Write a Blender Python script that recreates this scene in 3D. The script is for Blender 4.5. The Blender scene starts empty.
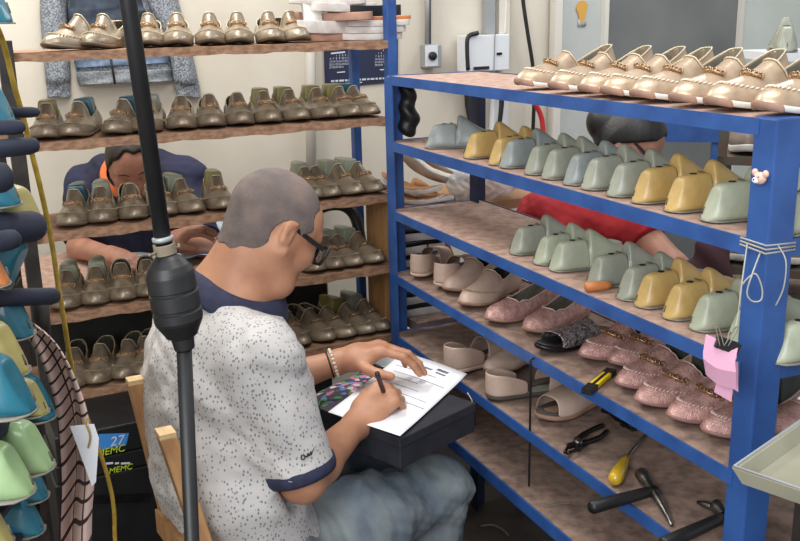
import bpy, bmesh, math, random
import numpy as np
from mathutils import Vector, Matrix, Quaternion
random.seed(7); rng = np.random.default_rng(7)
PI = math.pi
col = bpy.context.scene.collection
sc = bpy.context.scene

# ------------------------------------------------------------------ camera
FPX, PITCH, ROLL, CAMH = 938.1, 0.2624, -0.0221, 1.5
_cp, _sp, _cr, _sr = math.cos(PITCH), math.sin(PITCH), math.cos(ROLL), math.sin(ROLL)
FWD = Vector((0, _cp, -_sp)); _u = Vector((0, _sp, _cp)); _r = Vector((1, 0, 0))
RGT = _r*_cr + _u*_sr; UPV = -_r*_sr + _u*_cr
CAMP = Vector((0, 0, CAMH))
cd = bpy.data.cameras.new('camera'); cam = bpy.data.objects.new('camera', cd); col.objects.link(cam)
cd.sensor_width = 36; cd.lens = FPX*36/800; cd.clip_start = .02
cam.matrix_world = Matrix.Translation(CAMP) @ Matrix((RGT, UPV, -FWD)).transposed().to_4x4()
sc.camera = cam

def ray(px, py):
    return (FWD*FPX + RGT*(px-400) + UPV*(270.5-py))
def P(px, py, y):                       # the point of the place seen at a photo position, y metres ahead
    d = ray(px, py); return CAMP + d*(y/d.y)
def PZ(px, py, z):                      # ... on a horizontal surface
    d = ray(px, py); return CAMP + d*((z-CAMH)/d.z)
def PV(px, py, p0, n):                  # ... on a vertical surface
    d = ray(px, py); n = Vector(n); p0 = Vector(p0)
    return CAMP + d*(((p0-CAMP).dot(n))/d.dot(n))

# ------------------------------------------------------------------ objects
def tag(o, label=None, cat=None, group=None, kind=None):
    if label: o['label'] = label
    if cat: o['category'] = cat
    if group: o['group'] = group
    if kind: o['kind'] = kind
    return o
def link(name, me, m=None, parent=None, smooth=True):
    o = bpy.data.objects.new(name, me); col.objects.link(o)
    if m is not None:
        for mm in (m if isinstance(m, (list, tuple)) else [m]): me.materials.append(mm)
    if parent is not None: o.parent = parent
    if smooth and me.polygons:
        me.polygons.foreach_set('use_smooth', [True]*len(me.polygons)); me.update()
    return o
def empty(name, loc=(0,0,0), rz=0, rot=None, s=1):
    o = bpy.data.objects.new(name, None); col.objects.link(o)
    o.location = loc; o.rotation_euler = rot if rot else (0, 0, rz); o.scale = (s, s, s); o.empty_display_size = .05
    return o
def copy_tree(o, parent=None):
    c = o.copy(); col.objects.link(c)
    if parent is not None: c.parent = parent
    for ch in list(o.children): copy_tree(ch, c)
    return c
def sub(o, lv=1):
    m = o.modifiers.new('s', 'SUBSURF'); m.levels = lv; m.render_levels = lv; return o
def bev(o, w=.002, seg=2):
    m = o.modifiers.new('b', 'BEVEL'); m.width = w; m.segments = seg; m.limit_method = 'ANGLE'; m.angle_limit = .6; return o
def solid(o, t, off=-1):
    m = o.modifiers.new('t', 'SOLIDIFY'); m.thickness = t; m.offset = off; return o

class MB:
    """collects shapes into one mesh"""
    def __init__(self): self.bm = bmesh.new()
    def box(self, c, s, R=None, taper=1.0):
        c = Vector(c); R = R or Matrix.Identity(3); vs = []
        for z in (-.5, .5):
            k = taper if z > 0 else 1
            for x, y in ((-.5,-.5),(.5,-.5),(.5,.5),(-.5,.5)):
                vs.append(self.bm.verts.new(c + R @ Vector((x*s[0]*k, y*s[1]*k, z*s[2]))))
        f = self.bm.faces.new
        f(vs[3::-1]); f(vs[4:]);
        for i in range(4): f((vs[i], vs[(i+1)%4], vs[4+(i+1)%4], vs[4+i]))
        return self
    def bar(self, a, b, w, h, up=(0,0,1)):
        a, b = Vector(a), Vector(b); d = (b-a); L = d.length; d.normalize()
        x = d.cross(Vector(up))
        if x.length < 1e-4: x = d.cross(Vector((1,0,0)))
        x.normalize(); z = x.cross(d)
        return self.box((a+b)/2, (w, L, h), Matrix((x, d, z)).transposed())
    def tube(self, pts, r, n=10, caps=True, closed=False):
        pts = [Vector(p) for p in pts]; N = len(pts)
        rr = r if isinstance(r, (list, tuple)) else [r]*N
        rings = []; nrm = None
        for i, p in enumerate(pts):
            if closed: t = pts[(i+1)%N]-pts[i-1]
            else: t = pts[min(i+1,N-1)]-pts[max(i-1,0)]
            if t.length < 1e-9: t = Vector((0,0,1))
            t.normalize()
            if nrm is None:
                nrm = t.orthogonal().normalized()
            else:
                nrm = nrm - t*nrm.dot(t)
                nrm = nrm.normalized() if nrm.length > 1e-6 else t.orthogonal().normalized()
            b = t.cross(nrm)
            rings.append([self.bm.verts.new(p + (nrm*math.cos(2*PI*k/n)+b*math.sin(2*PI*k/n))*rr[i]) for k in range(n)])
        for i in range(N if closed else N-1):
            A, B = rings[i], rings[(i+1)%N]
            for k in range(n): self.bm.faces.new((A[k], A[(k+1)%n], B[(k+1)%n], B[k]))
        if caps and not closed:
            self.bm.faces.new(rings[0][::-1]); self.bm.faces.new(rings[-1])
        return self
    def lathe(self, prof, n=24, c=(0,0,0), R=None, caps=True):
        c = Vector(c); R = R or Matrix.Identity(3); rings = []
        for r, z in prof:
            rings.append([self.bm.verts.new(c + R @ Vector((r*math.cos(2*PI*k/n), r*math.sin(2*PI*k/n), z))) for k in range(n)])
        for A, B in zip(rings, rings[1:]):
            for k in range(n): self.bm.faces.new((A[k], A[(k+1)%n], B[(k+1)%n], B[k]))
        if caps: self.bm.faces.new(rings[0][::-1]); self.bm.faces.new(rings[-1])
        return self
    def ball(self, c, r, n=10, R=None):
        r = (r, r, r) if not isinstance(r, (tuple, list)) else r
        c = Vector(c); R = R or Matrix.Identity(3); rings = []
        m = max(4, n//2)
        top = self.bm.verts.new(c + R @ Vector((0,0,r[2]))); bot = self.bm.verts.new(c - R @ Vector((0,0,r[2])))
        for i in range(1, m):
            a = PI*i/m
            rings.append([self.bm.verts.new(c + R @ Vector((r[0]*math.sin(a)*math.cos(2*PI*k/n), r[1]*math.sin(a)*math.sin(2*PI*k/n), r[2]*math.cos(a)))) for k in range(n)])
        for k in range(n): self.bm.faces.new((top, rings[0][k], rings[0][(k+1)%n]))
        for A, B in zip(rings, rings[1:]):
            for k in range(n): self.bm.faces.new((A[k], B[k], B[(k+1)%n], A[(k+1)%n]))
        for k in range(n): self.bm.faces.new((bot, rings[-1][(k+1)%n], rings[-1][k]))
        return self
    def loft(self, rings, caps=True, closed=True):
        R = [[self.bm.verts.new(Vector(p)) for p in r] for r in rings]; n = len(R[0])
        for A, B in zip(R, R[1:]):
            for k in range(n if closed else n-1): self.bm.faces.new((A[k], A[(k+1)%n], B[(k+1)%n], B[k]))
        if caps and closed: self.bm.faces.new(R[0][::-1]); self.bm.faces.new(R[-1])
        return self
    def grid(self, f, nu, nv):
        return self.loft([[f(u/nu, v/nv) for v in range(nv+1)] for u in range(nu+1)], caps=False, closed=False)
    def poly(self, pts, h):                      # prism from a list of 3-D points along h
        pts = [Vector(p) for p in pts]; h = Vector(h)
        return self.loft([pts, [p+h for p in pts]])
    def build(self, name, m=None, parent=None, smooth=True):
        bmesh.ops.recalc_face_normals(self.bm, faces=self.bm.faces)
        me = bpy.data.meshes.new(name); self.bm.to_mesh(me); self.bm.free()
        return link(name, me, m, parent, smooth)
def spline(pts, n=8, closed=False):
    pts = [Vector(p) for p in pts]; out = []; N = len(pts)
    for i in range(N if closed else N-1):
        g = (lambda j: pts[j % N]) if closed else (lambda j: pts[min(max(j,0),N-1)])
        p0, p1, p2, p3 = g(i-1), g(i), g(i+1), g(i+2)
        for k in range(n):
            t = k/n
            out.append(.5*((2*p1)+(p2-p0)*t+(2*p0-5*p1+4*p2-p3)*t*t+(3*p1-p0-3*p2+p3)*t**3))
    if not closed: out.append(pts[-1])
    return out
def ip(x, xs, ys): return float(np.interp(x, xs, ys))

# ------------------------------------------------------------------ materials
def mat(name, c, rough=.6, metal=0., c2=None, scale=20., lo=.35, hi=.65, bump=0., bscale=None, detail=4., spec=.5,
        rand=0., stretch=None, coat=0., glitter=0., alpha=1., trans=0., sheen=0.):
    m = bpy.data.materials.new(name); m.use_nodes = True; nt = m.node_tree; N = nt.nodes; L = nt.links
    b = N['Principled BSDF']
    def lin(v): return tuple((x/12.92 if x <= .04045 else ((x+.055)/1.055)**2.4) for x in v)
    def C(v): return (*lin(v), 1)
    b.inputs['Roughness'].default_value = rough; b.inputs['Metallic'].default_value = metal
    b.inputs['Specular IOR Level'].default_value = spec; b.inputs['Coat Weight'].default_value = coat
    b.inputs['Alpha'].default_value = alpha; b.inputs['Transmission Weight'].default_value = trans
    b.inputs['Sheen Weight'].default_value = sheen
    b.inputs['Base Color'].default_value = C(c)
    tc = N.new('ShaderNodeTexCoord'); src = tc.outputs['Object']
    if stretch:
        mp = N.new('ShaderNodeMapping'); mp.inputs['Scale'].default_value = stretch
        L.new(src, mp.inputs['Vector']); src = mp.outputs['Vector']
    out = None
    if c2 is not None:
        no = N.new('ShaderNodeTexNoise'); no.inputs['Scale'].default_value = scale; no.inputs['Detail'].default_value = detail
        L.new(src, no.inputs['Vector'])
        mr = N.new('ShaderNodeMapRange'); mr.inputs[1].default_value = lo; mr.inputs[2].default_value = hi
        L.new(no.outputs['Fac'], mr.inputs[0])
        mx = N.new('ShaderNodeMix'); mx.data_type = 'RGBA'
        mx.inputs[6].default_value = C(c); mx.inputs[7].default_value = C(c2)
        L.new(mr.outputs[0], mx.inputs[0]); out = mx.outputs[2]
    if rand:
        oi = N.new('ShaderNodeObjectInfo'); hs = N.new('ShaderNodeHueSaturation')
        mr2 = N.new('ShaderNodeMapRange'); mr2.inputs[3].default_value = 1-rand; mr2.inputs[4].default_value = 1+rand
        L.new(oi.outputs['Random'], mr2.inputs[0]); L.new(mr2.outputs[0], hs.inputs['Value'])
        if out: L.new(out, hs.inputs['Color'])
        else: hs.inputs['Color'].default_value = C(c)
        out = hs.outputs['Color']
    if out: L.new(out, b.inputs['Base Color'])
    if glitter:
        vo = N.new('ShaderNodeTexVoronoi'); vo.inputs['Scale'].default_value = glitter; L.new(src, vo.inputs['Vector'])
        mr3 = N.new('ShaderNodeMapRange'); mr3.inputs[3].default_value = .12; mr3.inputs[4].default_value = .7
        L.new(vo.outputs['Color'], mr3.inputs[0]); L.new(mr3.outputs[0], b.inputs['Roughness'])
        bu = N.new('ShaderNodeBump'); bu.inputs['Strength'].default_value = .6; bu.inputs['Distance'].default_value = .002
        L.new(vo.outputs['Distance'], bu.inputs['Height']); L.new(bu.outputs['Normal'], b.inputs['Normal'])
    elif bump:
        n2 = N.new('ShaderNodeTexNoise'); n2.inputs['Scale'].default_value = bscale or scale*2; n2.inputs['Detail'].default_value = 5
        L.new(src, n2.inputs['Vector']); bu = N.new('ShaderNodeBump'); bu.inputs['Strength'].default_value = bump
        bu.inputs['Distance'].default_value = .004
        L.new(n2.outputs['Fac'], bu.inputs['Height']); L.new(bu.outputs['Normal'], b.inputs['Normal'])
    m['nt'] = 1
    return m
def dots_mat(name, base, dot, scale, thr, stretch=(1,1,1), base2=None):
    m = mat(name, base, .85, c2=base2, scale=9, lo=.4, hi=.7, bump=.15, bscale=300, sheen=.1)
    nt = m.node_tree; N = nt.nodes; L = nt.links; b = N['Principled BSDF']
    tc = N.new('ShaderNodeTexCoord'); mp = N.new('ShaderNodeMapping'); mp.inputs['Scale'].default_value = stretch
    vo = N.new('ShaderNodeTexVoronoi'); vo.inputs['Scale'].default_value = scale; vo.inputs['Randomness'].default_value = .75
    L.new(tc.outputs['Object'], mp.inputs[0]); L.new(mp.outputs[0], vo.inputs['Vector'])
    mr = N.new('ShaderNodeMapRange'); mr.inputs[1].default_value = thr; mr.inputs[2].default_value = thr+.08
    L.new(vo.outputs['Distance'], mr.inputs[0])
    mx = N.new('ShaderNodeMix'); mx.data_type = 'RGBA'; L.new(mr.outputs[0], mx.inputs[0])
    mx.inputs[6].default_value = (*[x**2.2 for x in dot], 1)
    old = b.inputs['Base Color'].links[0].from_socket if b.inputs['Base Color'].links else None
    if old: L.new(old, mx.inputs[7])
    else: mx.inputs[7].default_value = b.inputs['Base Color'].default_value
    L.new(mx.outputs[2], b.inputs['Base Color'])
    return m

M = {}
M['wall'] = mat('cream_plaster', (.84,.81,.75), .9, c2=(.77,.735,.67), scale=2.2, lo=.35, hi=.75, bump=.25, bscale=25)
M['floor'] = mat('dirty_concrete', (.30,.26,.23), .75, c2=(.19,.165,.15), scale=5, bump=.4, bscale=40)
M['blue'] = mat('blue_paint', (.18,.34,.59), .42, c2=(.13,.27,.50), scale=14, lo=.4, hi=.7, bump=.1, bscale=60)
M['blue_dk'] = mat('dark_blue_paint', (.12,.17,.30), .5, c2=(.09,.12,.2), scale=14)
M['board'] = mat('dusty_fibreboard', (.72,.60,.54), .85, c2=(.56,.45,.39), scale=40, lo=.38, hi=.72, detail=9, bump=.3, bscale=90)
M['board2'] = mat('scuffed_fibreboard', (.60,.50,.44), .85, c2=(.42,.34,.30), scale=36, detail=9, lo=.35, hi=.7, bump=.3, bscale=90)
M['plank'] = mat('raw_plank', (.66,.51,.40), .75, c2=(.50,.37,.28), scale=7, stretch=(1.2,14,14), bump=.3, bscale=12)
M['steel_dk'] = mat('dark_steel', (.22,.20,.19), .5, .3, c2=(.15,.13,.12), scale=20)
M['pine'] = mat('pine_wood', (.72,.55,.36), .55, c2=(.60,.43,.27), scale=5, stretch=(10,10,1.0), bump=.15, bscale=20)
M['pine_lt'] = mat('lit_end_grain', (.86,.74,.56), .7, c2=(.78,.65,.47), scale=40)  # paler than the posts: light on their tops put into the colour
# shoes
M['pewter'] = mat('pewter_leather', (.62,.56,.48), .34, .42, c2=(.50,.44,.37), scale=30, rand=.10, bump=.12, bscale=160)
M['champ'] = mat('champagne_leather', (.77,.68,.58), .36, .45, c2=(.66,.57,.47), scale=30, rand=.05, bump=.12, bscale=160)
M['pink'] = mat('rose_glitter_leather', (.82,.65,.61), .32, .30, c2=(.68,.51,.48), scale=60, rand=.07, glitter=420.)
M['beige'] = mat('beige_leather', (.79,.69,.62), .45, 0, c2=(.69,.59,.53), scale=12, rand=.08, bump=.15, bscale=120)
M['sequin'] = mat('black_sequin', (.26,.24,.25), .25, .7, c2=(.75,.72,.72), scale=160, glitter=260.)
M['sole_br'] = mat('brown_sole', (.36,.29,.23), .6, rand=.1)
M['sole_tan'] = mat('tan_sole', (.66,.52,.44), .55, c2=(.55,.42,.35), scale=20)
M['white_sole'] = mat('white_sole', (.88,.87,.84), .55, c2=(.8,.79,.76), scale=20)
M['lining'] = mat('grey_lining', (.55,.53,.48), .8, c2=(.47,.45,.40), scale=30)
M['lining_dk'] = mat('dark_lining', (.30,.28,.25), .8)
M['goldtrim'] = mat('rose_gold_trim', (.62,.50,.38), .3, .8)
M['thread'] = mat('thread', (.90,.85,.76), .6)
M['thread_dk'] = mat('dull_thread', (.66,.6,.48), .5, .3)
# lasts
M['last_gy'] = mat('grey_green_last', (.60,.61,.55), .42, c2=(.50,.51,.46), scale=22, lo=.4, hi=.75, rand=.10, coat=.15)
M['last_bl'] = mat('blue_grey_last', (.57,.60,.59), .42, c2=(.46,.49,.48), scale=22, lo=.4, hi=.75, rand=.06, coat=.15)
M['last_yw'] = mat('ochre_last', (.76,.64,.40), .42, c2=(.66,.53,.30), scale=22, lo=.4, hi=.75, rand=.06, coat=.15)
M['last_gn'] = mat('pale_green_last', (.66,.68,.59), .42, c2=(.56,.58,.50), scale=22, lo=.4, hi=.75, rand=.05, coat=.15)
M['last_te'] = mat('teal_last', (.08,.40,.47), .40, c2=(.05,.30,.37), scale=18, lo=.4, hi=.7, rand=.08, coat=.25)
M['last_ol'] = mat('olive_yellow_last', (.66,.62,.38), .42, c2=(.55,.5,.28), scale=18, rand=.06, coat=.2)
M['last_lg'] = mat('lime_green_last', (.60,.70,.50), .38, c2=(.48,.6,.42), scale=14, rand=.05, coat=.25)
M['plate'] = mat('sole_plate_metal', (.52,.50,.46), .55, .4)
M['hole'] = mat('dark_hole', (.08,.08,.075), .8)
M['black'] = mat('black_plastic', (.075,.075,.08), .45, c2=(.11,.11,.115), scale=20)
M['blackm'] = mat('black_metal', (.10,.10,.105), .35, .6, c2=(.16,.15,.15), scale=30)
M['chrome'] = mat('worn_steel', (.55,.54,.52), .3, .9, c2=(.38,.37,.36), scale=30)
M['white'] = mat('white_paper', (.93,.93,.94), .8)
M['whiteplastic'] = mat('white_plastic', (.85,.86,.87), .4)
M['grey'] = mat('grey_metal', (.62,.63,.63), .45, .3)
M['navyfoam'] = mat('navy_foam', (.13,.15,.22), .8, c2=(.10,.11,.17), scale=30, bump=.2, bscale=120)
M['rope_y'] = mat('yellow_cord', (.72,.60,.22), .6, c2=(.6,.48,.16), scale=80)
M['red'] = mat('red_hose', (.75,.18,.20), .45)
M['paper_g'] = mat('grey_print', (.55,.55,.60), .8)
M['navyp'] = mat('navy_print', (.12,.15,.26), .6)
M['card'] = mat('brown_card', (.62,.47,.34), .85, c2=(.55,.41,.3), scale=10)
M['orange'] = mat('orange_leather', (.78,.47,.25), .55)
M['bind_pk'] = mat('rose_binding', (.86,.76,.72), .4, .2)
M['bind'] = mat('collar_binding', (.80,.74,.62), .4, .3)
M['sole_pk'] = mat('rose_sole', (.56,.42,.39), .5, rand=.06)
M['sole_pw'] = mat('pewter_sole', (.42,.36,.29), .5, .1, rand=.08)
# ------------------------------------------------------------------ frames of the two racks
R0 = Vector((-.0267, 2.5861, 0)); RU = Vector((math.sin(.4107), -math.cos(.4107), 0)); RV = Vector((-RU.y, RU.x, 0))
RL, RD = 1.3926, .285
RZ = [1.3526, 1.1776, .9859, .8028, .6230, .4467]
def RR(s, t, z): return R0 + RU*s + RV*t + Vector((0, 0, z))
L0 = Vector((-.0201, 2.72, 0)); LW = Vector((math.cos(.4722), math.sin(.4722), 0)); LD = Vector((-LW.y, LW.x, 0))
LZ = [1.441, 1.226, 1.001, .787, .570]
LLEN = 1.045
def LL(s, t, z): return L0 + LW*s + LD*t + Vector((0, 0, z))
Z = Vector((0, 0, 1))
W0 = P(355, 65, 3.75); W0 = Vector((W0.x, W0.y, 0))
def WP(px, py, off=0.): return PV(px, py, W0 - LD*off, LD)

# ------------------------------------------------------------------ room
def struct(o): return tag(o, kind='structure')
mb = MB(); mb.box((.3, 2.3, -.03), (7.2, 6.2, .06)); struct(mb.build('floor', M['floor'], smooth=False))
def wall_slab(name, a, b, z0, z1, th, m):
    mb = MB(); mb.bar(Vector((a.x, a.y, (z0+z1)/2)), Vector((b.x, b.y, (z0+z1)/2)), th, z1-z0)
    return struct(mb.build(name, m, smooth=False))
wa = W0 - LW*2.9 + LD*.05; wb = W0 + LW*3.4 + LD*.05
wall_slab('wall_back', wa, wb, -.0, 2.75, .1, M['wall'])
wc = wa - LD*3.4
wall_slab('wall_left', wa - LW*.0, wc, 0, 2.75, .1, M['wall'])
wd = wb - LD*2.6
M['wall_pale'] = mat('pale_grey_green_wall', (.80,.82,.79), .85, c2=(.76,.78,.75), scale=3)
wall_slab('wall_right', wb, wd, 0, 2.75, .1, M['wall_pale'])
# pale doorway panels on the back wall, right-hand part
def wall_quad(name, x0, x1, ytop, ybot, m, off, th=.02, parent=None):
    a, b = WP(x0, ybot, off), WP(x1, ybot, off); c = WP((x0+x1)/2, ytop, off)
    zb = min(a.z, b.z); zt = c.z
    mb = MB(); mb.bar(Vector((a.x, a.y, (zb+zt)/2)), Vector((b.x, b.y, (zb+zt)/2)), th, zt-zb)
    return mb.build(name, m, parent, smooth=False)
M['door_grey'] = mat('pale_grey_door', (.75,.76,.74), .7, c2=(.71,.72,.70), scale=3)
M['panel_grey'] = mat('mid_grey_panel', (.475,.48,.475), .8, c2=(.42,.425,.42), scale=3, bump=.2)
M['trimwhite'] = mat('white_trim', (.83,.81,.77), .7)
def to_floor(name, x0, x1, ytop, m, off, th=.02):
    a, b = WP(x0, 100, off), WP(x1, 100, off); zt = WP((x0+x1)/2, ytop, off).z
    mb = MB(); mb.bar(Vector((a.x, a.y, zt/2)), Vector((b.x, b.y, zt/2)), th, zt); return struct(mb.build(name, m, smooth=False))
to_floor('door_1', 558, 602, -60, M['door_grey'], .02)
to_floor('trim_1', 551, 558, -60, M['trimwhite'], .03, .04)
to_floor('trim_2', 600, 604, -60, M['trimwhite'], .04, .03)
to_floor('wall_panel', 604, 733, -60, M['panel_grey'], .02)
to_floor('trim_3', 733, 736, -60, M['trimwhite'], .04, .03)
to_floor('wall_panel_pale', 736, 960, -60, M['wall_pale'], .02)
to_floor('trim_4', 497, 507, -60, M['trimwhite'], .015, .03)
# orange sticker on the door
a = WP(582, 9, .034)
mb = MB(); Rw = Matrix((LW, LD, Z)).transposed()
mb.poly([a + Rw @ Vector((.032*math.cos(k*PI/8)*(1 if math.sin(k*PI/8) > 0 else .8), 0, .036*math.sin(k*PI/8) - (.02 if abs(k-12) < 2 else 0))) for k in range(16)], -LD*.002)
st = mb.build('door_sticker', mat('orange_sticker', (.82,.62,.28), .6), smooth=False)
tag(st, 'round orange paper sticker stuck on the pale grey door', 'sticker')
mb = MB(); mb.bar(WP(578, 23, .034), WP(586, 23, .034), .002, .03); mb.build('backing_paper', mat('pale_sticker', (.68,.69,.69), .7), st)

# ------------------------------------------------------------------ right-hand blue rack
root = empty('shelf_rack', RR(0, 0, 0))
tag(root, 'blue steel shoe rack with six dusty boards, right of the seated man', 'shelf')
def part(o): 
    o.parent = root; o.matrix_parent_inverse = Matrix.Translation(-root.location); return o
PW = .042
def angle_post(s, t, ds, dt, z1, m, w=PW, lean=0.):
    mb = MB(); th = .004
    top = RR(s, t, z1); bot = RR(s+lean, t, 0)
    c = lambda a, b, z: RR(s+a+lean*(1-z/z1), t+b, z)
    # L-section steel angle: one leg along the shelf, one across
    pts = [(0,0),(ds*w,0),(ds*w,dt*th),(ds*th,dt*th),(ds*th,dt*w),(0,dt*w)]
    mb.loft([[c(a, b, 0) for a, b in pts], [c(a, b, z1) for a, b in pts]])
    o = mb.build('post', m, smooth=False); return part(o)
angle_post(-.004, -.004, 1, 1, RZ[0]-.005, M['blue'], .05, lean=.012)
M['blue_w'] = mat('scratched_blue_paint', (.18,.34,.59), .42, c2=(.12,.25,.47), scale=9, lo=.4, hi=.72, bump=.15, bscale=40)
# near post is a square tube
mb = MB(); mb.loft([[RR(RL-a, b-.003, 0) for a, b in ((.044,0),(0,0),(0,.05),(.044,.05))], [RR(RL-a+.003, b-.003, RZ[0]+.002) for a, b in ((.044,0),(0,0),(0,.05),(.044,.05))]])
part(bev(mb.build('post', M['blue_w'], smooth=False), .003))
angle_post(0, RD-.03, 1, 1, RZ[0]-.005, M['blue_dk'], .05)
angle_post(RL-.06, RD-.03, 1, 1, RZ[0]-.005, M['blue'], .05)
for k, z in enumerate(RZ):
    mb = MB(); mb.loft([[RR(s, t, zz) for s, t in ((.002,.003),(RL-.003,.003),(RL-.003,RD),(.002,RD))] for zz in (z-.014, z-.002)])
    bd = part(mb.build('shelf_board', M['board'] if k in (0,1,2) else M['board2'], smooth=False))
    hgt = (.024, .026, .024, .024, .024, .03)[k]
    mb = MB()
    mb.loft([[RR(s, t, zz) for s, t in ((.03,-.004),(RL-.03,-.004),(RL-.03,.0),(.03,.0))] for zz in (z-hgt, z)])
    mb.loft([[RR(s, t, zz) for s, t in ((.03,-.002),(RL-.03,-.002),(RL-.03,.03),(.03,.03))] for zz in (z-.0185, z-.0145)])
    fr = part(mb.build('front_rail', M['blue'] if k < 4 else M['blue_w'], smooth=False))
    mb = MB(); mb.loft([[RR(s, t, zz) for s, t in ((RL-.004,.0),(RL,.0),(RL,RD),(RL-.004,RD))] for zz in (z-.026, z)])
    part(mb.build('end_rail', M['blue_w'], smooth=False))
    mb = MB(); mb.loft([[RR(s, t, zz) for s, t in ((0,.0),(.004,.0),(.004,RD),(0,RD))] for zz in (z-.026, z)])
    part(mb.build('end_rail', M['blue'], smooth=False))
    mb = MB(); mb.loft([[RR(s, t, zz) for s, t in ((0,RD),(RL,RD),(RL,RD+.004),(0,RD+.004))] for zz in (z-.026, z)])
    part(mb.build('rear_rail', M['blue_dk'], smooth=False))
# gusset under the second board at the rear post
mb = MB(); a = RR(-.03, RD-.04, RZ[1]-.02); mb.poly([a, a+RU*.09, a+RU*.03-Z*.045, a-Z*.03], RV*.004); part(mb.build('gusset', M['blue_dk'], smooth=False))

# ------------------------------------------------------------------ left-hand wooden rack
root2 = empty('shelf_rack', LL(0, 0, 0))
tag(root2, 'shoe rack with five raw wooden boards behind the seated man', 'shelf')
def part2(o):
    o.parent = root2; o.matrix_parent_inverse = Matrix.Translation(-root2.location); return o
LDEP = .27
for z in LZ:
    mb = MB(); n = 40
    def ring(s):
        j = .0018*math.sin(s*37+z*9)+.0012*math.sin(s*91+z*31)
        return [LL(s, .0, z-.022+j), LL(s, .0, z), LL(s, LDEP, z), LL(s, LDEP, z-.022)]
    mb.loft([ring(-LLEN + LLEN*i/n) for i in range(n+1)])
    part2(mb.build('shelf_board', M['plank'], smooth=False))
def post2(s, t, w, d, m, z1):
    mb = MB(); mb.loft([[LL(s+a*w, t+b*d, zz) for a, b in ((0,0),(1,0),(1,1),(0,1))] for zz in (0, z1)])
    return part2(bev(mb.build('post', m, smooth=False), .002))
post2(.0, .0, .030, .03, M['blue'], 1.80)
post2(.002, LDEP-.02, .024, .03, M['blue'], 1.80)
post2(-LLEN+.022, -.03, .034, .028, M['steel_dk'], 1.47)
post2(-LLEN-.0, LDEP, .034, .028, M['steel_dk'], 1.47)
mb = MB(); mb.loft([[LL(s, t, zz) for s, t in ((-.005,.05),(.012,.05),(.012,.17),(-.005,.17))] for zz in (.30, LZ[2]-.022)])
part2(mb.build('side_board', M['pine'], smooth=False))

# ------------------------------------------------------------------ things on the back wall
def wall_panel_mesh(mb, Lp, Rp, bulge, off, n=10, th=.012):
    Ls = spline([Vector((x, y, 0)) for x, y in Lp], 5); Rs = spline([Vector((x, y, 0)) for x, y in Rp], 5)
    front = []
    for i, (a, b) in enumerate(zip(Ls, Rs)):
        row = []
        for k in range(n+1):
            f = k/n; x = a.x+(b.x-a.x)*f; y = a.y+(b.y-a.y)*f
            o = off + bulge*math.sqrt(max(0, 1-(2*f-1)**2)) + .006*math.sin(f*9+i*.35)*math.sin(i*.3+1)
            row.append(WP(x, y, o))
        for k in range(n, -1, -1):
            f = k/n; row.append(WP(a.x+(b.x-a.x)*f, a.y+(b.y-a.y)*f, .004))
        front.append(row)
    mb.loft(front)
M['heather'] = mat('heather_grey_knit', (.62,.64,.66), .95, c2=(.36,.38,.41), scale=170, lo=.38, hi=.62, detail=2, bump=.4, bscale=200)
M['denim_dk'] = mat('dark_denim', (.17,.20,.25), .9, c2=(.25,.29,.34), scale=30, bump=.2, bscale=200)
ho = empty('hoodie', WP(110, 0, 0)); tag(ho, 'heather grey hoodie with cuffed sleeves hanging on the cream wall', 'hoodie')
def hpart(name, Lp, Rp, bulge, off, m, parent=ho):
    mb = MB(); wall_panel_mesh(mb, Lp, Rp, bulge, off); o = mb.build(name, m)
    o.parent = parent
    rt = parent if parent.parent is None else parent.parent
    o.matrix_parent_inverse = Matrix.Translation(-rt.location)
    return o
bo = hpart('body', [(62,-60),(66,0),(72,40),(75,64),(78,76)], [(150,-60),(152,0),(165,40),(172,64),(173,74)], .05, .01, M['heather'])
sl = hpart('sleeve', [(45,-60),(40,0),(42,40),(46,84)], [(75,-60),(68,0),(69,40),(71,82)], .045, .02, M['heather'])
hpart('cuff', [(46,83),(47,90),(47,97)], [(70,81),(70.5,90),(71,97)], .03, .02, M['heather'], ho)
sl = hpart('sleeve', [(135,-60),(146,0),(166,40),(174,84)], [(165,-60),(178,0),(189,40),(199,84)], .045, .02, M['heather'])
hpart('cuff', [(174,83),(175,90),(177,96)], [(199,83),(200,90),(201,98)], .03, .02, M['heather'], ho)
hpart('hem_band', [(76,72),(77,80),(79,85)], [(173,69),(173,76),(173,81)], .05, .018, mat('heather_rib', (.60,.62,.63), .95, c2=(.44,.46,.48), scale=140, bump=.4, bscale=250))
mb = MB(); mb.tube([WP(110,54,.075), WP(112,66,.075), WP(115,84,.075)], .004, 6); o = mb.build('zipper', M['steel_dk']); o.parent = ho; o.matrix_parent_inverse = Matrix.Translation(-ho.location)
dn = MB(); wall_panel_mesh(dn, [(70,-60),(70,0),(68,12),(72,27)], [(140,-60),(142,0),(146,12),(138,27)], .05, .055)
tag(dn.build('denim_garment', M['denim_dk']), 'dark denim garment bundled over the grey hoodie', 'clothing')
dn = MB(); wall_panel_mesh(dn, [(74,56),(74,62),(76,68)], [(166,52),(168,58),(168,63)], .05, .022)
o = dn.build('pocket_flap', mat('washed_denim', (.50,.57,.66), .9, c2=(.38,.45,.54), scale=40)); o.parent = ho; o.matrix_parent_inverse = Matrix.Translation(-ho.location)

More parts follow.
